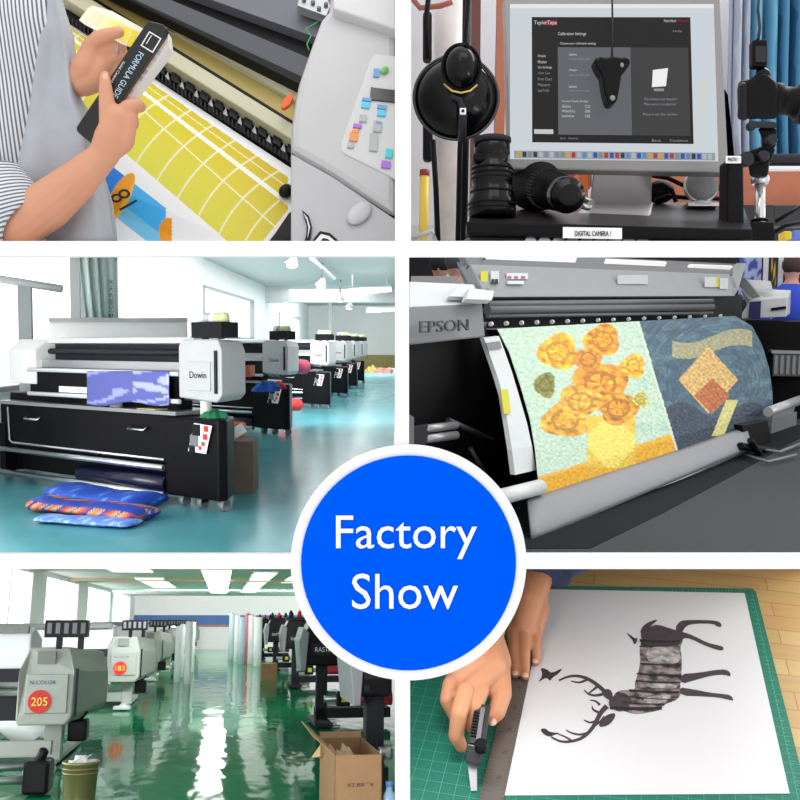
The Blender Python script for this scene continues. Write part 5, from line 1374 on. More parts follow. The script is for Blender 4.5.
q = MB(); q.lathe([(14 * kk, 61 * kk * 1.08), (17 * kk, 62 * kk * 1.08), (17 * kk, 65 * kk * 1.08), (14 * kk, 66 * kk * 1.08)], None, 28); link('rear_cap', q, INK2, ls)
# lens lying down, front towards lower right
la, lb_ = P(540, 186, 2.17), P(569, 196, 2.0)
ax_ = (lb_ - la).normalized()
ML = frame(la, ax_.cross(Vector((0, 0, 1))), z=ax_)
ln2 = thing('camera_lens', 'thick black lens lying on its side with wide hood, nearest the monitor stand', 'lens', ML)
k2 = 2.08 / F; Ln = (lb_ - la).length
q = MB(); q.lathe([(28 * k2, -.05), (27 * k2, -.045), (25 * k2, .01), (20 * k2, .03), (20 * k2, .07), (18.5 * k2, .075), (18.5 * k2, .12), (16 * k2, .125), (16 * k2, Ln - .01), (14 * k2, Ln)], None, 36); link('barrel', q, BLKM, ln2)
q = MB()
for k in range(36):
    a_ = 2 * PI * k / 36; q.box(20.2 * k2 * math.cos(a_) - .001, 20.2 * k2 * math.cos(a_) + .001, 20.2 * k2 * math.sin(a_) - .001, 20.2 * k2 * math.sin(a_) + .001, .033, .067)
link('rubber_ribs', q, INK2, ln2)
q = MB(); q.lathe([(17 * k2, Ln - .035), (17.5 * k2, Ln - .03), (17.5 * k2, Ln - .008), (16.5 * k2, Ln), (13 * k2, Ln + .002), (12.5 * k2, Ln + .007), (9 * k2, Ln + .009), (0.0, Ln + .009)], None, 36); link('lens_cap', q, BLK2, ln2)
q = MB(); q.tube([P(584, 199, 2.15), P(592, 202, 2.15), P(588, 208, 2.1), P(582, 206, 2.1)], .006, 10); tag(link('metal_clip', q, STEEL), 'small silver clip on the cart beside the lying lens', 'clip')
q = MB(); pix_box(q, 579, 170, 588, 215, 2.6, .1); tag(link('orange_box', q, mat('box_orange', (205, 96, 40), .6)), 'small orange box glimpsed below the left half of the monitor', 'box')
q = MB(); pix_box(q, 520, 170, 592, 186, 2.9, .1); tag(link('wood_block', q, mat('wood_redbrown', (120, 60, 44), .6)), 'reddish brown wooden strip glimpsed behind the lying lens', 'wood strip')
# round speaker and cables behind monitor's right
sp_ = thing('round_speaker', 'small round grey speaker on the cart right of the monitor stand', 'speaker', Matrix.Translation(P(701, 205, 2.3)))
q = MB(); c = P(701, 186, 2.3) - P(701, 205, 2.3); q.lathe([(.036, 0), (.037, .004), (.034, .012), (.02, .02), (0.0, .021)], Matrix.Translation(c) @ FZ, 32); link('grille', q, mat('mesh_grey', (120, 120, 122), .5, noise=.3, nscale=200), sp_)
q = MB(); q.lathe([(.038, -.01), (.041, .0), (.038, .008)], Matrix.Translation(c) @ FZ, 32); link('ring', q, STEEL, sp_)
q = MB(); q.tube([(0, 0, .012), (0, 0, 0)], [.012, .03], 18); q.box(-.035, .035, -.02, .03, -.006, .002); link('base', q, STEEL, sp_)
for k, pts in enumerate((((650, 175), (668, 178), (685, 186), (700, 197), (722, 199)), ((652, 186), (662, 184), (672, 190), (676, 202)), ((690, 196), (706, 180), (716, 185), (729, 196)), ((655, 200), (668, 196), (690, 198), (712, 190), (726, 186)))):
    q = MB(); q.tube([P(x, y, 2.34 + .01 * k) for x, y in pts], .0055, 8)
    tag(link('cable', q, BLKM), ['black cable arching from the monitor toward the corner post', 'short black cable loop beside the monitor stand', 'black cable crossing over the round speaker', 'lowest black cable lying on the cart behind the speaker'][k], 'cable')
q = MB(); q.ball(P(660, 192, 2.4), .035, .03, .028); tag(link('cable_bundle', q, BLKM), 'dark bundle of coiled cable right of the monitor stand', 'cable')

# curtains and rail
CB1 = stripes('curtain_blue', (70, 118, 150), (90, 140, 172), 'X', .06, .5, .8, wob=.05)
for i, (x0, x1, c1, c2, lb2) in enumerate(((726, 744, (150, 158, 176), (164, 172, 188), 'pale grey-blue curtain just right of the monitor'), (742, 776, (66, 124, 158), (92, 152, 184), 'mid-blue curtain behind the camera'), (772, 802, (38, 92, 128), (60, 120, 156), 'darker blue curtain at the right edge'))):
    q = MB(); xa_, xb_ = P(x0, 0, 3.5).x, P(x1, 0, 3.5).x; zt_, zb2 = P(0, -20, 3.5).z, P(0, 172, 3.5).z
    q.surf(lambda u, v: Vector((xa_ + (xb_ - xa_) * u, 3.45 + .03 * math.sin(u * 14 + i) + .01 * math.sin(v * 5), zb2 + (zt_ - zb2) * v)), 40, 6)
    tag(link('curtain', q, stripes('curtain_blue_%d' % i, c1, c2, 'X', .05, .5, .8, wob=.04), solid=.01), lb2, 'curtain', 'blue curtains')
q = MB(); pix_box(q, 772, 153, 812, 163, 3.0, .06); tag(link('rail', q, INK2, bevel=.01), 'dark horizontal rail behind the tripod head at the right', 'rail')
q = MB(); pix_box(q, 768, 166, 812, 169, 3.0, .03); tag(link('white_ledge', q, TRIMW), 'thin white ledge under the dark rail', 'ledge')
# camera on tripod
cm = thing('digital_camera', 'black camera with long lens pointing right, mounted on the tripod', 'camera', Matrix.Translation(P(757, 120, 2.2)))
q = MB(); q.slab([P(738, 119, 2.17), P(778, 119, 2.17), P(779, 92, 2.17), P(776, 82, 2.17), P(768, 74, 2.17), (P(756, 73, 2.17)), P(750, 80, 2.17), P(739, 80, 2.17), P(737, 90, 2.17)], RV(757, 100, .07)); link('body', q, BLKM, cm, world=True, bevel=.008)
q = MB(); q.slab([P(737, 120, 2.15), P(748, 121, 2.15), P(747, 82, 2.15), P(739, 82, 2.15)], RV(742, 100, .09)); link('grip', q, INK, cm, world=True, bevel=.012)
q = MB(); q.slab([P(754, 78, 2.18), P(772, 78, 2.18), P(770, 70, 2.18), P(762, 66, 2.18), P(756, 70, 2.18)], RV(760, 72, .05)); link('viewfinder_hump', q, BLK2, cm, world=True, bevel=.006)
c0 = P(770, 99, 2.21); dirL = (P(812, 96, 2.16) - c0).normalized()
MLN = frame(c0, Vector((0, 1, 0)), z=dirL)
q = MB(); q.lathe([(.036, 0), (.036, .02), (.03, .022), (.031, .05), (.034, .052), (.034, .068), (.045, .07), (.052, .12), (.05, .121), (.03, .1)], MLN, 32); link('lens', q, BLKM, cm, world=True)
q = MB(); q.tube([MLN @ Vector((.0355 * math.cos(2 * PI * k / 24), .0355 * math.sin(2 * PI * k / 24), .06)) for k in range(25)], .003, 8, False); link('focus_ring', q, INK2, cm, world=True)
q = MB(); q.slab([P(753, 66, 2.17), P(768, 66, 2.17), P(768, 39, 2.17), P(753, 39, 2.17)], (0, .03, 0)); link('radio_trigger', q, BLKM, cm, world=True, bevel=.005)
q = MB(); q.slab([P(756, 62, 2.165), P(766, 62, 2.165), P(766, 46, 2.165), P(756, 46, 2.165)], (0, .004, 0)); link('trigger_screen', q, INK2, cm, world=True)
q = MB(); q.tube([P(758, 40, 2.18), P(760, 28, 2.2), P(758, 10, 2.22), P(760, -12, 2.24)], .0035, 8); link('antenna_cable', q, INK2, cm, world=True)
tr = thing('tripod_head', 'black geared tripod head on a silver column holding the camera', 'tripod', Matrix.Translation(P(761, 235, 2.22)))
q = MB(); q.slab([P(748, 128, 2.17), P(777, 128, 2.17), P(776, 122, 2.17), P(750, 121, 2.17)], RV(763, 125, .07)); link('quick_plate', q, INK2, tr, world=True, bevel=.003)
q = MB(); q.slab([P(762, 150, 2.18), P(776, 148, 2.18), P(777, 128, 2.18), P(757, 128, 2.18), P(762, 138, 2.18)], RV(770, 140, .06)); q.slab([P(744, 168, 2.18), P(772, 160, 2.18), P(776, 148, 2.18), P(760, 147, 2.18), (P(746, 152, 2.18))], RV(760, 158, .07)); q.slab([P(750, 177, 2.18), P(768, 177, 2.18), P(770, 160, 2.18), P(748, 164, 2.18)], RV(760, 170, .06)); link('gear_body', q, BLKM, tr, world=True, bevel=.006)
for (x, y, r) in ((770, 141, .012), (750, 127, .01), (745, 160, .016), (762, 157, .012)):
    q = MB(); q.lathe([(r, 0), (r, .012), (r * .8, .016)], Matrix.Translation(P(x, y, 2.17)) @ FZ, 20); link('knob', q, INK2, tr, world=True)
q = MB(); q.lathe([(.018, 0), (.02, .008), (.02, .014), (.016, .02)], Matrix.Translation(P(760, 184, 2.215)), 24); link('collar', q, STEEL, tr, world=True)
q = MB(); q.tube([P(760, 262, 2.22), P(760, 182, 2.22)], .0115, 20); link('column', q, mat('polished_steel', (205, 205, 208), .2, .8), tr, world=True)
q = MB(); q.tube([P(760, 222, 2.22), P(760, 219, 2.22)], .02, 16); q.slab([P(748, 262, 2.2), P(776, 262, 2.2), P(774, 222, 2.2), P(750, 222, 2.2)], (0, .06, 0)); link('base_clamp', q, BLKM, tr, world=True, bevel=.005)
# clutter lower right
for k, (x0, y0, x1, y1, c, lb3, nm) in enumerate(((784, 231, 792, 239, (222, 190, 40), 'small yellow tag low at the right edge of the studio', 'yellow_tag'), (794, 230, 803, 240, (90, 110, 190), 'small blue connector at the lower right corner', 'connector'), (774, 205, 806, 226, (40, 40, 44), 'dark equipment box behind the tripod column', 'equipment_box'))):
    q = MB(); pix_box(q, x0, y0, x1, y1, 2.5 + .1 * k, .04); tag(link(nm, q, mat('clutter_%d' % k, c, .6), bevel=.003), lb3, ['tag', 'connector', 'box'][k])
for k, pts in enumerate((((775, 222), (788, 214), (800, 207)), ((768, 236), (785, 226), (802, 222)))):
    q = MB(); q.tube([P(x, y, 2.4) for x, y in pts], .005, 8); tag(link('cable', q, BLKM), ['upper dark cable right of the tripod column', 'lower dark cable right of the tripod base'][k], 'cable')

KEEP = None

KEEP = (-400, 242.6, -700, 396.6)

# ============================================================ upper left: colour check at a printer
O1 = P(230, 150, 1.75)
M1 = frame(O1, Vector((.82, -.2, -.54)), y=Vector((.57, .41, .71)))      # x along the machine, z towards the viewer
def h1(px, py, z=0): return hit(M1, 'z', z, px, py)
CREAM = mat('cream_metal', (196, 194, 166), .35)
GOLD = mat('gold_strip', (170, 154, 88), .35, .3, noise=.2, nscale=6)
DGR = mat('dark_grey_cover', (74, 77, 84), .3)
NBK = mat('near_black', (20, 20, 22), .4, spec=.2)
pr1 = thing('wide_format_printer', 'grey wide printer with a control panel at upper right printing yellow swatches', 'printer', M1)
bl = [(-60, .25), (-8, .36), (8, .42), (25, .46), (29, .5), (40, .57), (57, .62), (60, .62), (76, .62), (99.5, .635)]
def strip(name, i, j, z, m_, x0=-10, x1=305, th=.03, bevel=0):
    (c0, s0), (c1, s1) = bl[i], bl[j]
    q = MB(); q.slab([h1(x0, c1 + s1 * (x0 - 190), z), h1(x1, c1 + s1 * (x1 - 190), z), h1(x1, c0 + s0 * (x1 - 190), z), h1(x0, c0 + s0 * (x0 - 190), z)], (0, 0, -th))
    return link(name, q, m_, pr1, bevel=bevel)
strip('top_cover', 0, 1, .06, mat('cover_grey', (104, 106, 114), .35), x1=335)
strip('cover_gap', 1, 2, .04, NBK, x1=325)
strip('window', 2, 3, .05, DGR, x1=318)
strip('window_seal', 3, 4, .055, NBK, x1=312)
strip('rail', 4, 5, .03, CREAM, bevel=.002)
strip('gold_strip', 5, 6, .02, GOLD)
strip('rail_seam', 6, 7, .024, NBK)
strip('rail', 7, 8, .03, CREAM, bevel=.002)
tb = strip('feed_bed', 8, 9, .004, NBK)
q = MB()
for k in range(16):
    x = 92 + k * 14.5; y = bl[8][0] + bl[8][1] * (x - 190) + 13
    q.slab([h1(x, y + 4, .006), h1(x + 5, y + 7, .006), h1(x + 3.5, y - 2, .006)], (0, 0, -.002))
link('feed_arrows', q, mat('arrow_white', (225, 225, 220), .5), tb)
q = MB()
for k in range(16):
    x = 84 + k * 14.5; y = bl[8][0] + bl[8][1] * (x - 190) + 8
    q.slab([h1(x, y + 7, .014), h1(x + 8, y + 12, .014), h1(x + 9, y + 4, .014), h1(x + 1, y - 1, .014)], (0, 0, -.01))
link('pinch_block', q, mat('block_dark', (34, 34, 38), .35, spec=.2), tb, bevel=.001)
q = MB()
for k in range(60):
    x = 60 + k * 3.9; y = bl[9][0] + bl[9][1] * (x - 190) - 2
    q.slab([h1(x, y, .012), h1(x + 1.6, y + 1, .012), h1(x + 1.6, y - 4, .012), h1(x, y - 5, .012)], (0, 0, -.008))
link('feed_comb', q, INK2, tb)
# right housing
HG = mat('housing_light_grey', (190, 190, 192), .4)
zc1 = .13
q = MB(); q.slab([h1(x, y, zc1) for x, y in ((291, 149), (335, 174), (396, 215.5), (396, -20), (333, -20), (329, 9), (321, 18), (311, 45), (299, 80), (295, 100), (291, 128))], (0, 0, -.14)); link('upper_housing', q, HG, pr1, bevel=.012)
q = MB(); q.slab([h1(x, y, zc1 - .004) for x, y in ((291, 153), (335, 178), (396, 219.5), (396, 242), (291, 242))][::-1], (0, 0, -.16)); link('lower_housing', q, mat('housing_mid_grey', (182, 182, 185), .4), pr1, bevel=.004)
q = MB(); q.slab([h1(x, y, zc1 - .012) for x, y in ((292, 154), (335, 182), (396, 224), (396, 212), (335, 170), (292, 146))], (0, 0, -.1)); link('seam', q, NBK, pr1)
q = MB(); q.slab([h1(x, y, zc1 + .02) for x, y in ((333, 8), (396, 29), (396, -24), (334, -24))], (0, 0, -.03)); link('top_lip', q, mat('housing_pale', (204, 204, 206), .4), pr1, bevel=.004)
pz = zc1 + .003
q = MB(); q.slab([h1(x, y, pz) for x, y in ((341, 151), (345, 154), (396, 179), (396, 56), (377, 53), (373, 55), (370, 60), (341, 142))], (0, 0, -.006)); cp = link('control_panel', q, mat('panel_pale', (206, 207, 207), .35), pr1, bevel=.003)
def panel_quad(name, x0, y0, x1, y1, m_, k=.003, skew=.12):
    q = MB(); q.slab([h1(x, y + (x - x0) * skew, pz + k) for x, y in ((x0, y1), (x1, y1), (x1 + .8, y0), (x0 + .8, y0))], (0, 0, -.003)); return link(name, q, m_, cp)
panel_quad('display', 370, 87, 396, 99, mat('lcd_dark', (58, 60, 56), .25))
cols = {'cy': (90, 200, 230), 'tq': (70, 205, 205), 'vi': (170, 110, 215), 'or': (235, 150, 80), 'gy': (178, 180, 180), 'bl': (110, 160, 215), 'gr': (110, 200, 110)}
for k, (x0, y0, x1, y1, c) in enumerate(((362, 97, 371, 100, 'bl'), (361, 101, 369, 107, 'cy'), (377, 104, 386, 108, 'bl'), (377, 109, 385, 115, 'cy'), (359, 114, 366, 121, 'gy'), (353, 123, 361, 127, 'vi'), (352, 128, 358, 132, 'or'), (349, 132, 357, 140, 'or'), (347, 142, 353, 147, 'gy'),
                                     (373, 120, 381, 131, 'gy'), (369, 133, 377, 150, 'gy'), (385, 148, 392, 157, 'tq'), (381, 160, 390, 167, 'vi'), (373, 68, 379, 76, 'bl'), (376, 121, 381, 124, 'bl'))):
    panel_quad('button', x0, y0, x1, y1, mat('button_' + c, cols[c], .4))
q = MB(); c = h1(384.5, 70, pz + .004); q.ball(c, .006, .009, .004); link('power_button', q, mat('button_gr', cols['gr'], .3), cp)
q = MB(); c = h1(359, 213, zc1 + .0); q.ball(c, .016, .026, .006); link('oval_latch', q, mat('latch_grey', (198, 198, 201), .35), pr1)
q = MB(); q.slab([h1(x, y, zc1 + .001) for x, y in ((302, 210), (309, 216), (312, 227), (310, 242), (304, 242), (306, 236), (307, 225))], (0, 0, -.002)); q.slab([h1(x, y, zc1 + .001) for x, y in ((312, 241), (320, 231), (330, 233), (340, 242), (312, 242))], (0, 0, -.002)); em = link('emblem', q, NBK, pr1)
q = MB(); q.slab([h1(x, y, zc1 + .003) for x, y in ((303.5, 213), (307.5, 218), (310, 227), (307.5, 238), (308.5, 227), (307, 220))], (0, 0, -.002)); q.slab([h1(x, y, zc1 + .003) for x, y in ((315, 241), (321, 234), (329, 236), (336, 242), (315, 242))], (0, 0, -.002)); ew = link('emblem_inset', q, PAPER, em)
q = MB(); q.slab([h1(x, y, zc1 + .005) for x, y in ((320, 242), (323, 238), (328, 239), (331, 242))], (0, 0, -.002)); link('emblem_core', q, NBK, ew)
q = MB(); q.slab([h1(x, y, .09) for x, y in ((297, 5), (327, 16), (331, 6), (325, -6), (300, -6))], (0, 0, -.02)); br = link('hinge_bracket', q, STEEL, pr1, bevel=.002)
for x, y in ((304, 0), (313, 3), (319, 9), (326, 5)):
    q = MB(); q.lathe([(.004, 0), (.004, .004), (.002, .005)], Matrix.Translation(h1(x, y, .091)), 12); link('screw', q, GREYD, br)
q = MB(); q.tube([h1(x, y, .1) for x, y in ((318, 22), (306, 29), (311, 36), (307, 44), (309, 50))], .0012, 8); tag(link('green_wire', q, mat('wire_green', (60, 170, 80), .5), None, M1), 'thin green wire dangling beside the left edge of the grey housing', 'wire')
q = MB(); q.slab([h1(x, y, .06) for x, y in ((281, 107), (284, 98), (293, 92), (293, 97), (290, 104), (284, 108))], (0, 0, -.008)); tag(link('orange_tag', q, mat('tag_orange', (240, 96, 40), .5), None, M1, bevel=.001), 'orange tag stuck on the cream rail next to the grey housing', 'tag')
q = MB(); q.slab([h1(x, y, .02) for x, y in ((268, 252), (300, 252), (300, 205), (289, 213), (276, 232))], (0, 0, -.05)); link('side_slot', q, NBK, pr1)
q = MB(); q.ball(h1(286, 191, .02), .012, .014, .01); link('edge_clip', q, NBK, pr1)
q = MB(); q.slab([h1(x, y, -.1) for x, y in ((-30, 300), (300, 300), (300, 160), (60, -20), (-30, -20))], (0, 0, -.03)); link('platen_body', q, mat('platen_grey', (150, 152, 156), .5), pr1)

# printed sheet (colours are the print itself)
def sheet_pt(u, v):
    # u along the machine, v from the mouth downwards; the sheet arches over the platen
    x0, y0 = 60 + 232 * u, 17 + 152 * u
    x1, y1 = -30 + 330 * u, 190 + 120 * u
    x, y = x0 + (x1 - x0) * v, y0 + (y1 - y0) * v
    return h1(x, y, .012 * math.sin(PI * min(1, v * 1.2)) - .05 * max(0, v - .7))
NU1, NV1 = 400, 260
pix1 = []
for j in range(NV1 + 1):
    row = []
    for i in range(NU1 + 1):
        p = M1 @ sheet_pt(i / NU1, j / NV1); row.append((400 + F * p.x / p.y, 400 - F * p.z / p.y))
    pix1.append(row)
def shc(u, v):
    x, y = pix1[min(NV1, int(round(v * NV1)))][min(NU1, int(round(u * NU1)))]
    dx = x - 190
    yt = 108 + .69 * dx; y1_ = 126 + .76 * dx; y2_ = 131 + .77 * dx; y3_ = 152 + .88 * dx; yb = 209 + .86 * dx
    yt += 2
    if y > yt and y < yb and x < 288 - max(0, y - 210) * .8:
        if y1_ < y < y2_: return (246, 246, 236)
        if abs(y - y3_) < .9 or abs(y - (yt + (y1_ - yt) * .45)) < .6: return (240, 240, 205)
        t = (dx + .80 * (y - yt) - .0022 * (y - yt) ** 2) / 22.0
        if t - math.floor(t) < .065: return (240, 240, 205)
        k = max(0, min(1, (y - yt) / 90.0)); g = max(0, min(1, (x - 130) / 150.0))
        return (int(216 + 6 * k), int(202 + 20 * k - 14 * g), int(36 + 36 * k))
    # blue panel and orange badges
    if x < 172:
        e = ((x - 119) * math.cos(.5) + (y - 199) * math.sin(.5), -(x - 119) * math.sin(.5) + (y - 199) * math.cos(.5))
        if (e[0] / 9.5) ** 2 + (e[1] / 29) ** 2 < 1: return (244, 160, 30) if (e[0] / 9.5) < .5 else (250, 190, 60)
        if ((x - 169) / 10) ** 2 + ((y - 232) / 14) ** 2 < 1: return (242, 156, 34)
        u_ = (x - 110) * .78 - (y - 168) * -.0; w_ = (y - 168) - (x - 104) * .78
        if -8 < w_ < 40 and 100 < x < 166 and y < 245 and w_ < 44 - abs(x - 135) * .1:
            if w_ > 22: return (120, 200, 240)
            return (40, 130, 226) if x < 125 else (70, 180, 244)
    return (244, 245, 246)
q = MB(); q.surf(sheet_pt, NU1, NV1, shc)
ps = tag(link('printed_sheet', q, vcol('swatch_print', .4, spec=.3), None, M1, solid=.0015), 'white sheet with rows of yellow printed cells and an orange badge', 'print')
def on_frame(par, txt, cx, cy, ax, ay, d, wpx, hpx, m_, name='lettering', fr=None):
    """text with reading direction (ax,ay) given in view pixels, on a plane facing the viewer"""
    a = Vector((ax, 0, -ay)).normalized(); b = Vector((a.z * -1, 0, a.x))
    o = P(cx, cy, d)
    M_ = frame(o, a, z=Vector((0, -1, 0)))
    q = MB(); q.text(txt, .1, M_, .0002, fit=(wpx * d / F, hpx * d / F))
    return link(name, q, m_, par, world=True)
_ax = (M1 @ h1(117.5, 191.5, .02)) - (M1 @ h1(130.5, 206.5, .02))
M_ = frame(M1 @ h1(123, 199, .02), _ax, z=(M1.to_3x3() @ Vector((0, 0, 1))))
q = MB(); q.text('18', .1, M_, .0002, fit=(.036, .034)); I_ = M1.inverted(); q.v = [I_ @ v for v in q.v]
o18 = link('lettering', q, NBK, ps)

# colour guide
gd = thing('colour_guide', 'black colour fan guide lettered FORMULA GUIDE held in both hands', 'colour guide', Matrix.Translation(P(122, 82, 1.40)))
GD = 1.395
q = MB(); q.slab([P(x, y, GD) for x, y in ((91.5, 144), (76.5, 131), (76, 127), (146, 23), (150, 20.5), (163, 24), (167.5, 29), (166, 34))], (0, .012, 0)); cv = link('cover', q, mat('guide_black', (16, 16, 18), .3), gd, world=True, bevel=.002)
q = MB(); q.slab([P(x, y, GD + .014) for x, y in ((94, 146), (90, 143), (167, 31), (169, 47), (136, 90), (112, 122))], (0, .028, 0)); fs = link('swatch_stack', q, mat('stack_white', (232, 228, 226), .6), gd, world=True)
rs_ = random.Random(4)
for k in range(13):
    f = k / 13; x0, y0 = 163 - 58 * f, 44 + 84 * f
    c = [(240, 190, 190), (250, 220, 180), (210, 200, 215), (200, 170, 170), (180, 175, 180), (235, 205, 150)][rs_.randrange(6)]
    q = MB(); q.slab([P(x, y, GD + .0135) for x, y in ((x0 - 4, y0 + 3), (x0 + .5, y0 + 5), (x0 + 3, y0 + .8), (x0 - 1.2, y0 - 1.6))], (0, .001, 0)); link('swatch_chip', q, mat('chip_%d_%d' % (c[0], c[1]), c, .6), fs, world=True)
q = MB(); q.slab([P(x, y, GD + .03) for x, y in ((122, 44), (131, 47), (146, 30), (112, 11), (92, 5.5), (88, 8), (79, 20), (84, 24))], (0, .002, 0)); ff = link('swatch_leaf', q, mat('leaf_white', (238, 234, 214), .5), gd, world=True)
for k in range(7):
    x = 92 + k * 6.9; y = 13 + k * 3.5
    c = [(240, 236, 200), (243, 228, 190), (246, 238, 170), (246, 234, 140), (246, 230, 110), (244, 226, 70), (240, 220, 40)][k]
    q = MB(); q.slab([P(a_, b_, GD + .0295) for a_, b_ in ((x - 7.5, y + 5 + k * .9), (x - 2, y + 8 + k * .9), (x + 5, y - 2), (x - 1, y - 5))], (0, .0004, 0)); link('leaf_colour', q, mat('leaf_%d' % k, c, .5), ff, world=True)
ux, uy = (92 - 160) / 132.0, (143 - 30) / 132.0
on_frame(cv, 'FORMULA GUIDE', 128, 75, ux, uy, GD - .001, 52, 6.2, mat('guide_text', (190, 215, 235), .5))
on_frame(cv, 'Solid Coated', 118, 72, ux, uy, GD - .001, 24, 2.6, mat('guide_text2', (225, 225, 225), .5))
q = MB()
a_ = Vector((ux, uy)); b_ = Vector((uy, -ux)) ; cc = Vector((151, 42))
def sq(h0, w0): return [cc + a_ * sx * h0 + b_ * sy * w0 for sx, sy in ((-1, -1), (1, -1), (1, 1), (-1, 1))]
A4, B4 = sq(8.5, 7.2), sq(7.3, 6)
for k in range(4):
    q.slab([P(p.x, p.y, GD - .0008) for p in (A4[k], A4[(k + 1) % 4], B4[(k + 1) % 4], B4[k])], (0, .0006, 0))
for off in (3.5, ):
    p0, p1 = cc - a_ * 6 - b_ * off, cc + a_ * 4 - b_ * off
    q.slab([P(p.x, p.y, GD - .0008) for p in (p0, p1, p1 + b_ * .8, p0 + b_ * .8)], (0, .0006, 0))
link('logo_frame', q, mat('guide_text2', (225, 225, 225), .5), cv, world=True)

# the person
pm = thing('person', 'person in a grey striped shirt holding a colour guide over the print', 'person', Matrix.Translation(P(30, 240, 1.55)))
q = MB(); D = 1.40
HP = lambda x, y, d=D: P(x, y, d)
# torso, shoulders and neck inside the shirt, then both arms: one continuous surface
q.tube([HP(-20, 300, 1.62), HP(-15, 150, 1.62), HP(-10, 20, 1.62), HP(-12, -60, 1.62)], [.1, .09, .08, .05], 20)
limb(q, [HP(-12, -40, 1.6), HP(-14, -120, 1.6)], [.05, .045])
limb(q, [HP(-18, -30, 1.5), HP(-16, 60, 1.47), HP(-10, 170, 1.46), HP(14, 226, D)], [.045, .04, .032, .035])
limb(q, [HP(20, 226, D), HP(48, 205, D), HP(78, 180, D), HP(104, 155, D)], [.036, .0345, .028, .0205])
limb(q, [HP(104, 155, D), HP(111, 137, D - .005), HP(116, 119, D - .008)], [.021, .023, .018])
limb(q, [HP(106, 150, D), HP(121, 140, D), HP(126, 118, D)], [.02, .019, .0165])
limb(q, [HP(109, 134, D - .01), HP(107, 104, D - .012), HP(105.5, 88, D - .014), HP(105, 76, D - .012)], [.0135, .0115, .0095, .0072], 12)   # thumb
limb(q, [HP(118, 116, D - .005), HP(128, 107, D - .006), HP(137, 104, D + .0), HP(141, 107, D + .01)], [.0125, .0105, .0095, .008], 12)
limb(q, [HP(123, 124, D), HP(131, 118, D + .002), HP(133, 124, D + .02)], [.012, .0105, .009], 12)
limb(q, [HP(123, 136, D), HP(129, 132, D + .004), HP(128, 138, D + .02)], [.0115, .010, .009], 12)
limb(q, [HP(120, 148, D), HP(125, 145, D + .006), HP(122, 148, D + .02)], [.011, .009, .008], 12)
# right arm from behind the shirt front
limb(q, [HP(10, -10, 1.62), HP(30, 50, 1.66), HP(60, 84, 1.63), HP(82, 80, 1.47)], [.05, .034, .028, .021])
limb(q, [HP(80, 82, 1.46), HP(88, 68, 1.45), HP(92, 54, 1.445)], [.021, .024, .0185])
limb(q, [HP(84, 84, 1.455), HP(98, 78, 1.45), HP(104, 66, 1.445)], [.018, .019, .016])
limb(q, [HP(92, 62, 1.45), HP(102, 66, 1.448)], [.02, .018])
limb(q, [HP(90, 48, 1.44), HP(98, 39, 1.432), HP(110, 35, 1.428), HP(119, 32.5, 1.425)], [.0135, .012, .0105, .0085], 12)
limb(q, [HP(98, 56, 1.445), HP(110, 48, 1.442), HP(121, 47, 1.44)], [.0125, .0105, .009], 12)
limb(q, [HP(102, 66, 1.445), HP(114, 59, 1.445), HP(124, 56, 1.445)], [.0125, .0105, .009], 12)
limb(q, [HP(102, 76, 1.45), HP(113, 71, 1.45), HP(121, 68, 1.45)], [.012, .010, .009], 12)
link('body', q, mat('skin_pink', (212, 152, 122), .5, noise=.07, nscale=30, bump=.1, bscale=200, spec=.35), pm, world=True, remesh=.0026, smooth_it=2)
q = MB(); q.ball(P(105, 77.5, D - .0185), .0045, .002, .006); link('fingernail', q, NAIL, pm, world=True)
q = MB()
q.tube([P(118.5 + 1.2 * math.cos(2 * PI * k / 16), 48 + 6.8 * math.sin(2 * PI * k / 16), 1.44 + .010 * math.cos(2 * PI * k / 16)) for k in range(17)], .0013, 8, False); link('ring', q, STEEL, pm, world=True)
STR = stripes('shirt_stripes', (222, 225, 230), (112, 116, 128), 'X', .0046, .55, .9, ang=(0, .06, 0))
STRC = stripes('cuff_stripes', (222, 225, 230), (112, 116, 128), 'Z', .0056, .55, .9, ang=(0, .35, 0))
GRS = mat('shirt_grey', (176, 180, 188), .9, noise=.1, nscale=40, bump=.3, bscale=400)
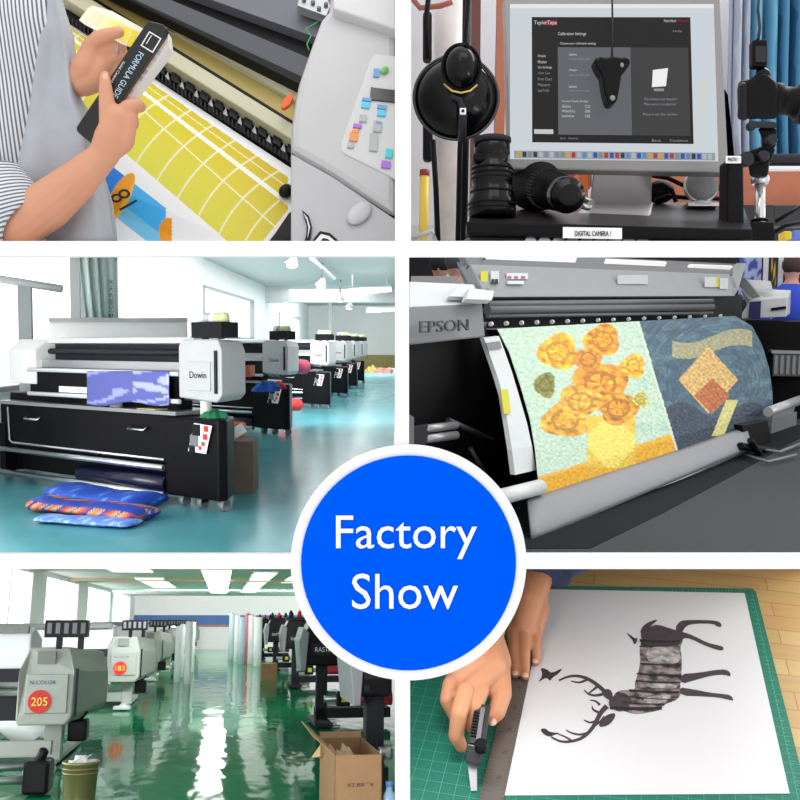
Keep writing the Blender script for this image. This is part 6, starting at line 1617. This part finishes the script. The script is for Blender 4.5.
# shirt: plain grey side panel
prof1 = [(-70, 56), (0, 60), (14, 64), (36, 71), (70, 75), (98, 78), (112, 86), (130, 93), (160, 99), (200, 107), (250, 113), (330, 118)]
q = MB()
def torso(u, v):
    t = v * (len(prof1) - 1); i = min(len(prof1) - 2, int(t)); f = t - i
    y = lerp(prof1[i][0], prof1[i + 1][0], f); xr = lerp(prof1[i][1], prof1[i + 1][1], f)
    cx = -10; r = (xr - cx) * 1.58 / F; th = 2 * PI * u
    rr_ = 1 + .03 * math.sin(th * 5 + y * .04) * math.sin(v * 9)
    c = P(cx, y, 1.58)
    return c + Vector((r * math.cos(th) * rr_, -.62 * r * math.sin(th) * rr_, 0))
q.surf(torso, 64, 60); link('shirt', q, GRS, pm, world=True, solid=.003)
# open front panel of the shirt, overlapping the right wrist
def flap(u, v):
    y = -50 + 291 * v; t = 0
    for a_, b_ in zip(prof1, prof1[1:]):
        if a_[0] <= y <= b_[0]: t = lerp(a_[1], b_[1], (y - a_[0]) / (b_[0] - a_[0]))
    x = 15 + (t + 2 - 15) * u
    d_ = 1.432 + .012 * v + .006 * math.sin(u * 9 + v * 5) + .004 * math.sin(v * 14 + u * 3) + (.05 * (u - .86) / .14 if u > .86 else 0)
    return P(x, y, d_)
q = MB(); q.surf(flap, 40, 50); link('shirt_front', q, GRS, pm, world=True, solid=.002)
# striped shirt front layer and sleeve
prof2 = [(-60, 50), (0, 56), (30, 56), (60, 50), (90, 43), (130, 37), (180, 29), (200, 30)]
q = MB()
def sleeve(u, v):
    t = v * (len(prof2) - 1); i = min(len(prof2) - 2, int(t)); f = t - i
    y = lerp(prof2[i][0], prof2[i + 1][0], f); xr = lerp(prof2[i][1], prof2[i + 1][1], f)
    cx = -14 + 8 * v; r = (xr - cx) * 1.46 / F; th = 2 * PI * u
    rr_ = 1 + .012 * math.sin(th * 3 + y * .03)
    c = P(cx, y, 1.46)
    return c + Vector((r * math.cos(th) * rr_, -.8 * r * math.sin(th) * rr_, 0))
q.surf(sleeve, 64, 50); link('sleeve', q, STR, pm, world=True, solid=.003)
q = MB()
A_, B_ = P(-8, 206, 1.42), P(26, 228, 1.40)
q.tube([A_, A_.lerp(B_, .5), B_, B_ + (B_ - A_) * .02], [.068, .058, .046, .042], 40, False); link('cuff', q, STRC, pm, world=True, solid=.004)

KEEP = None
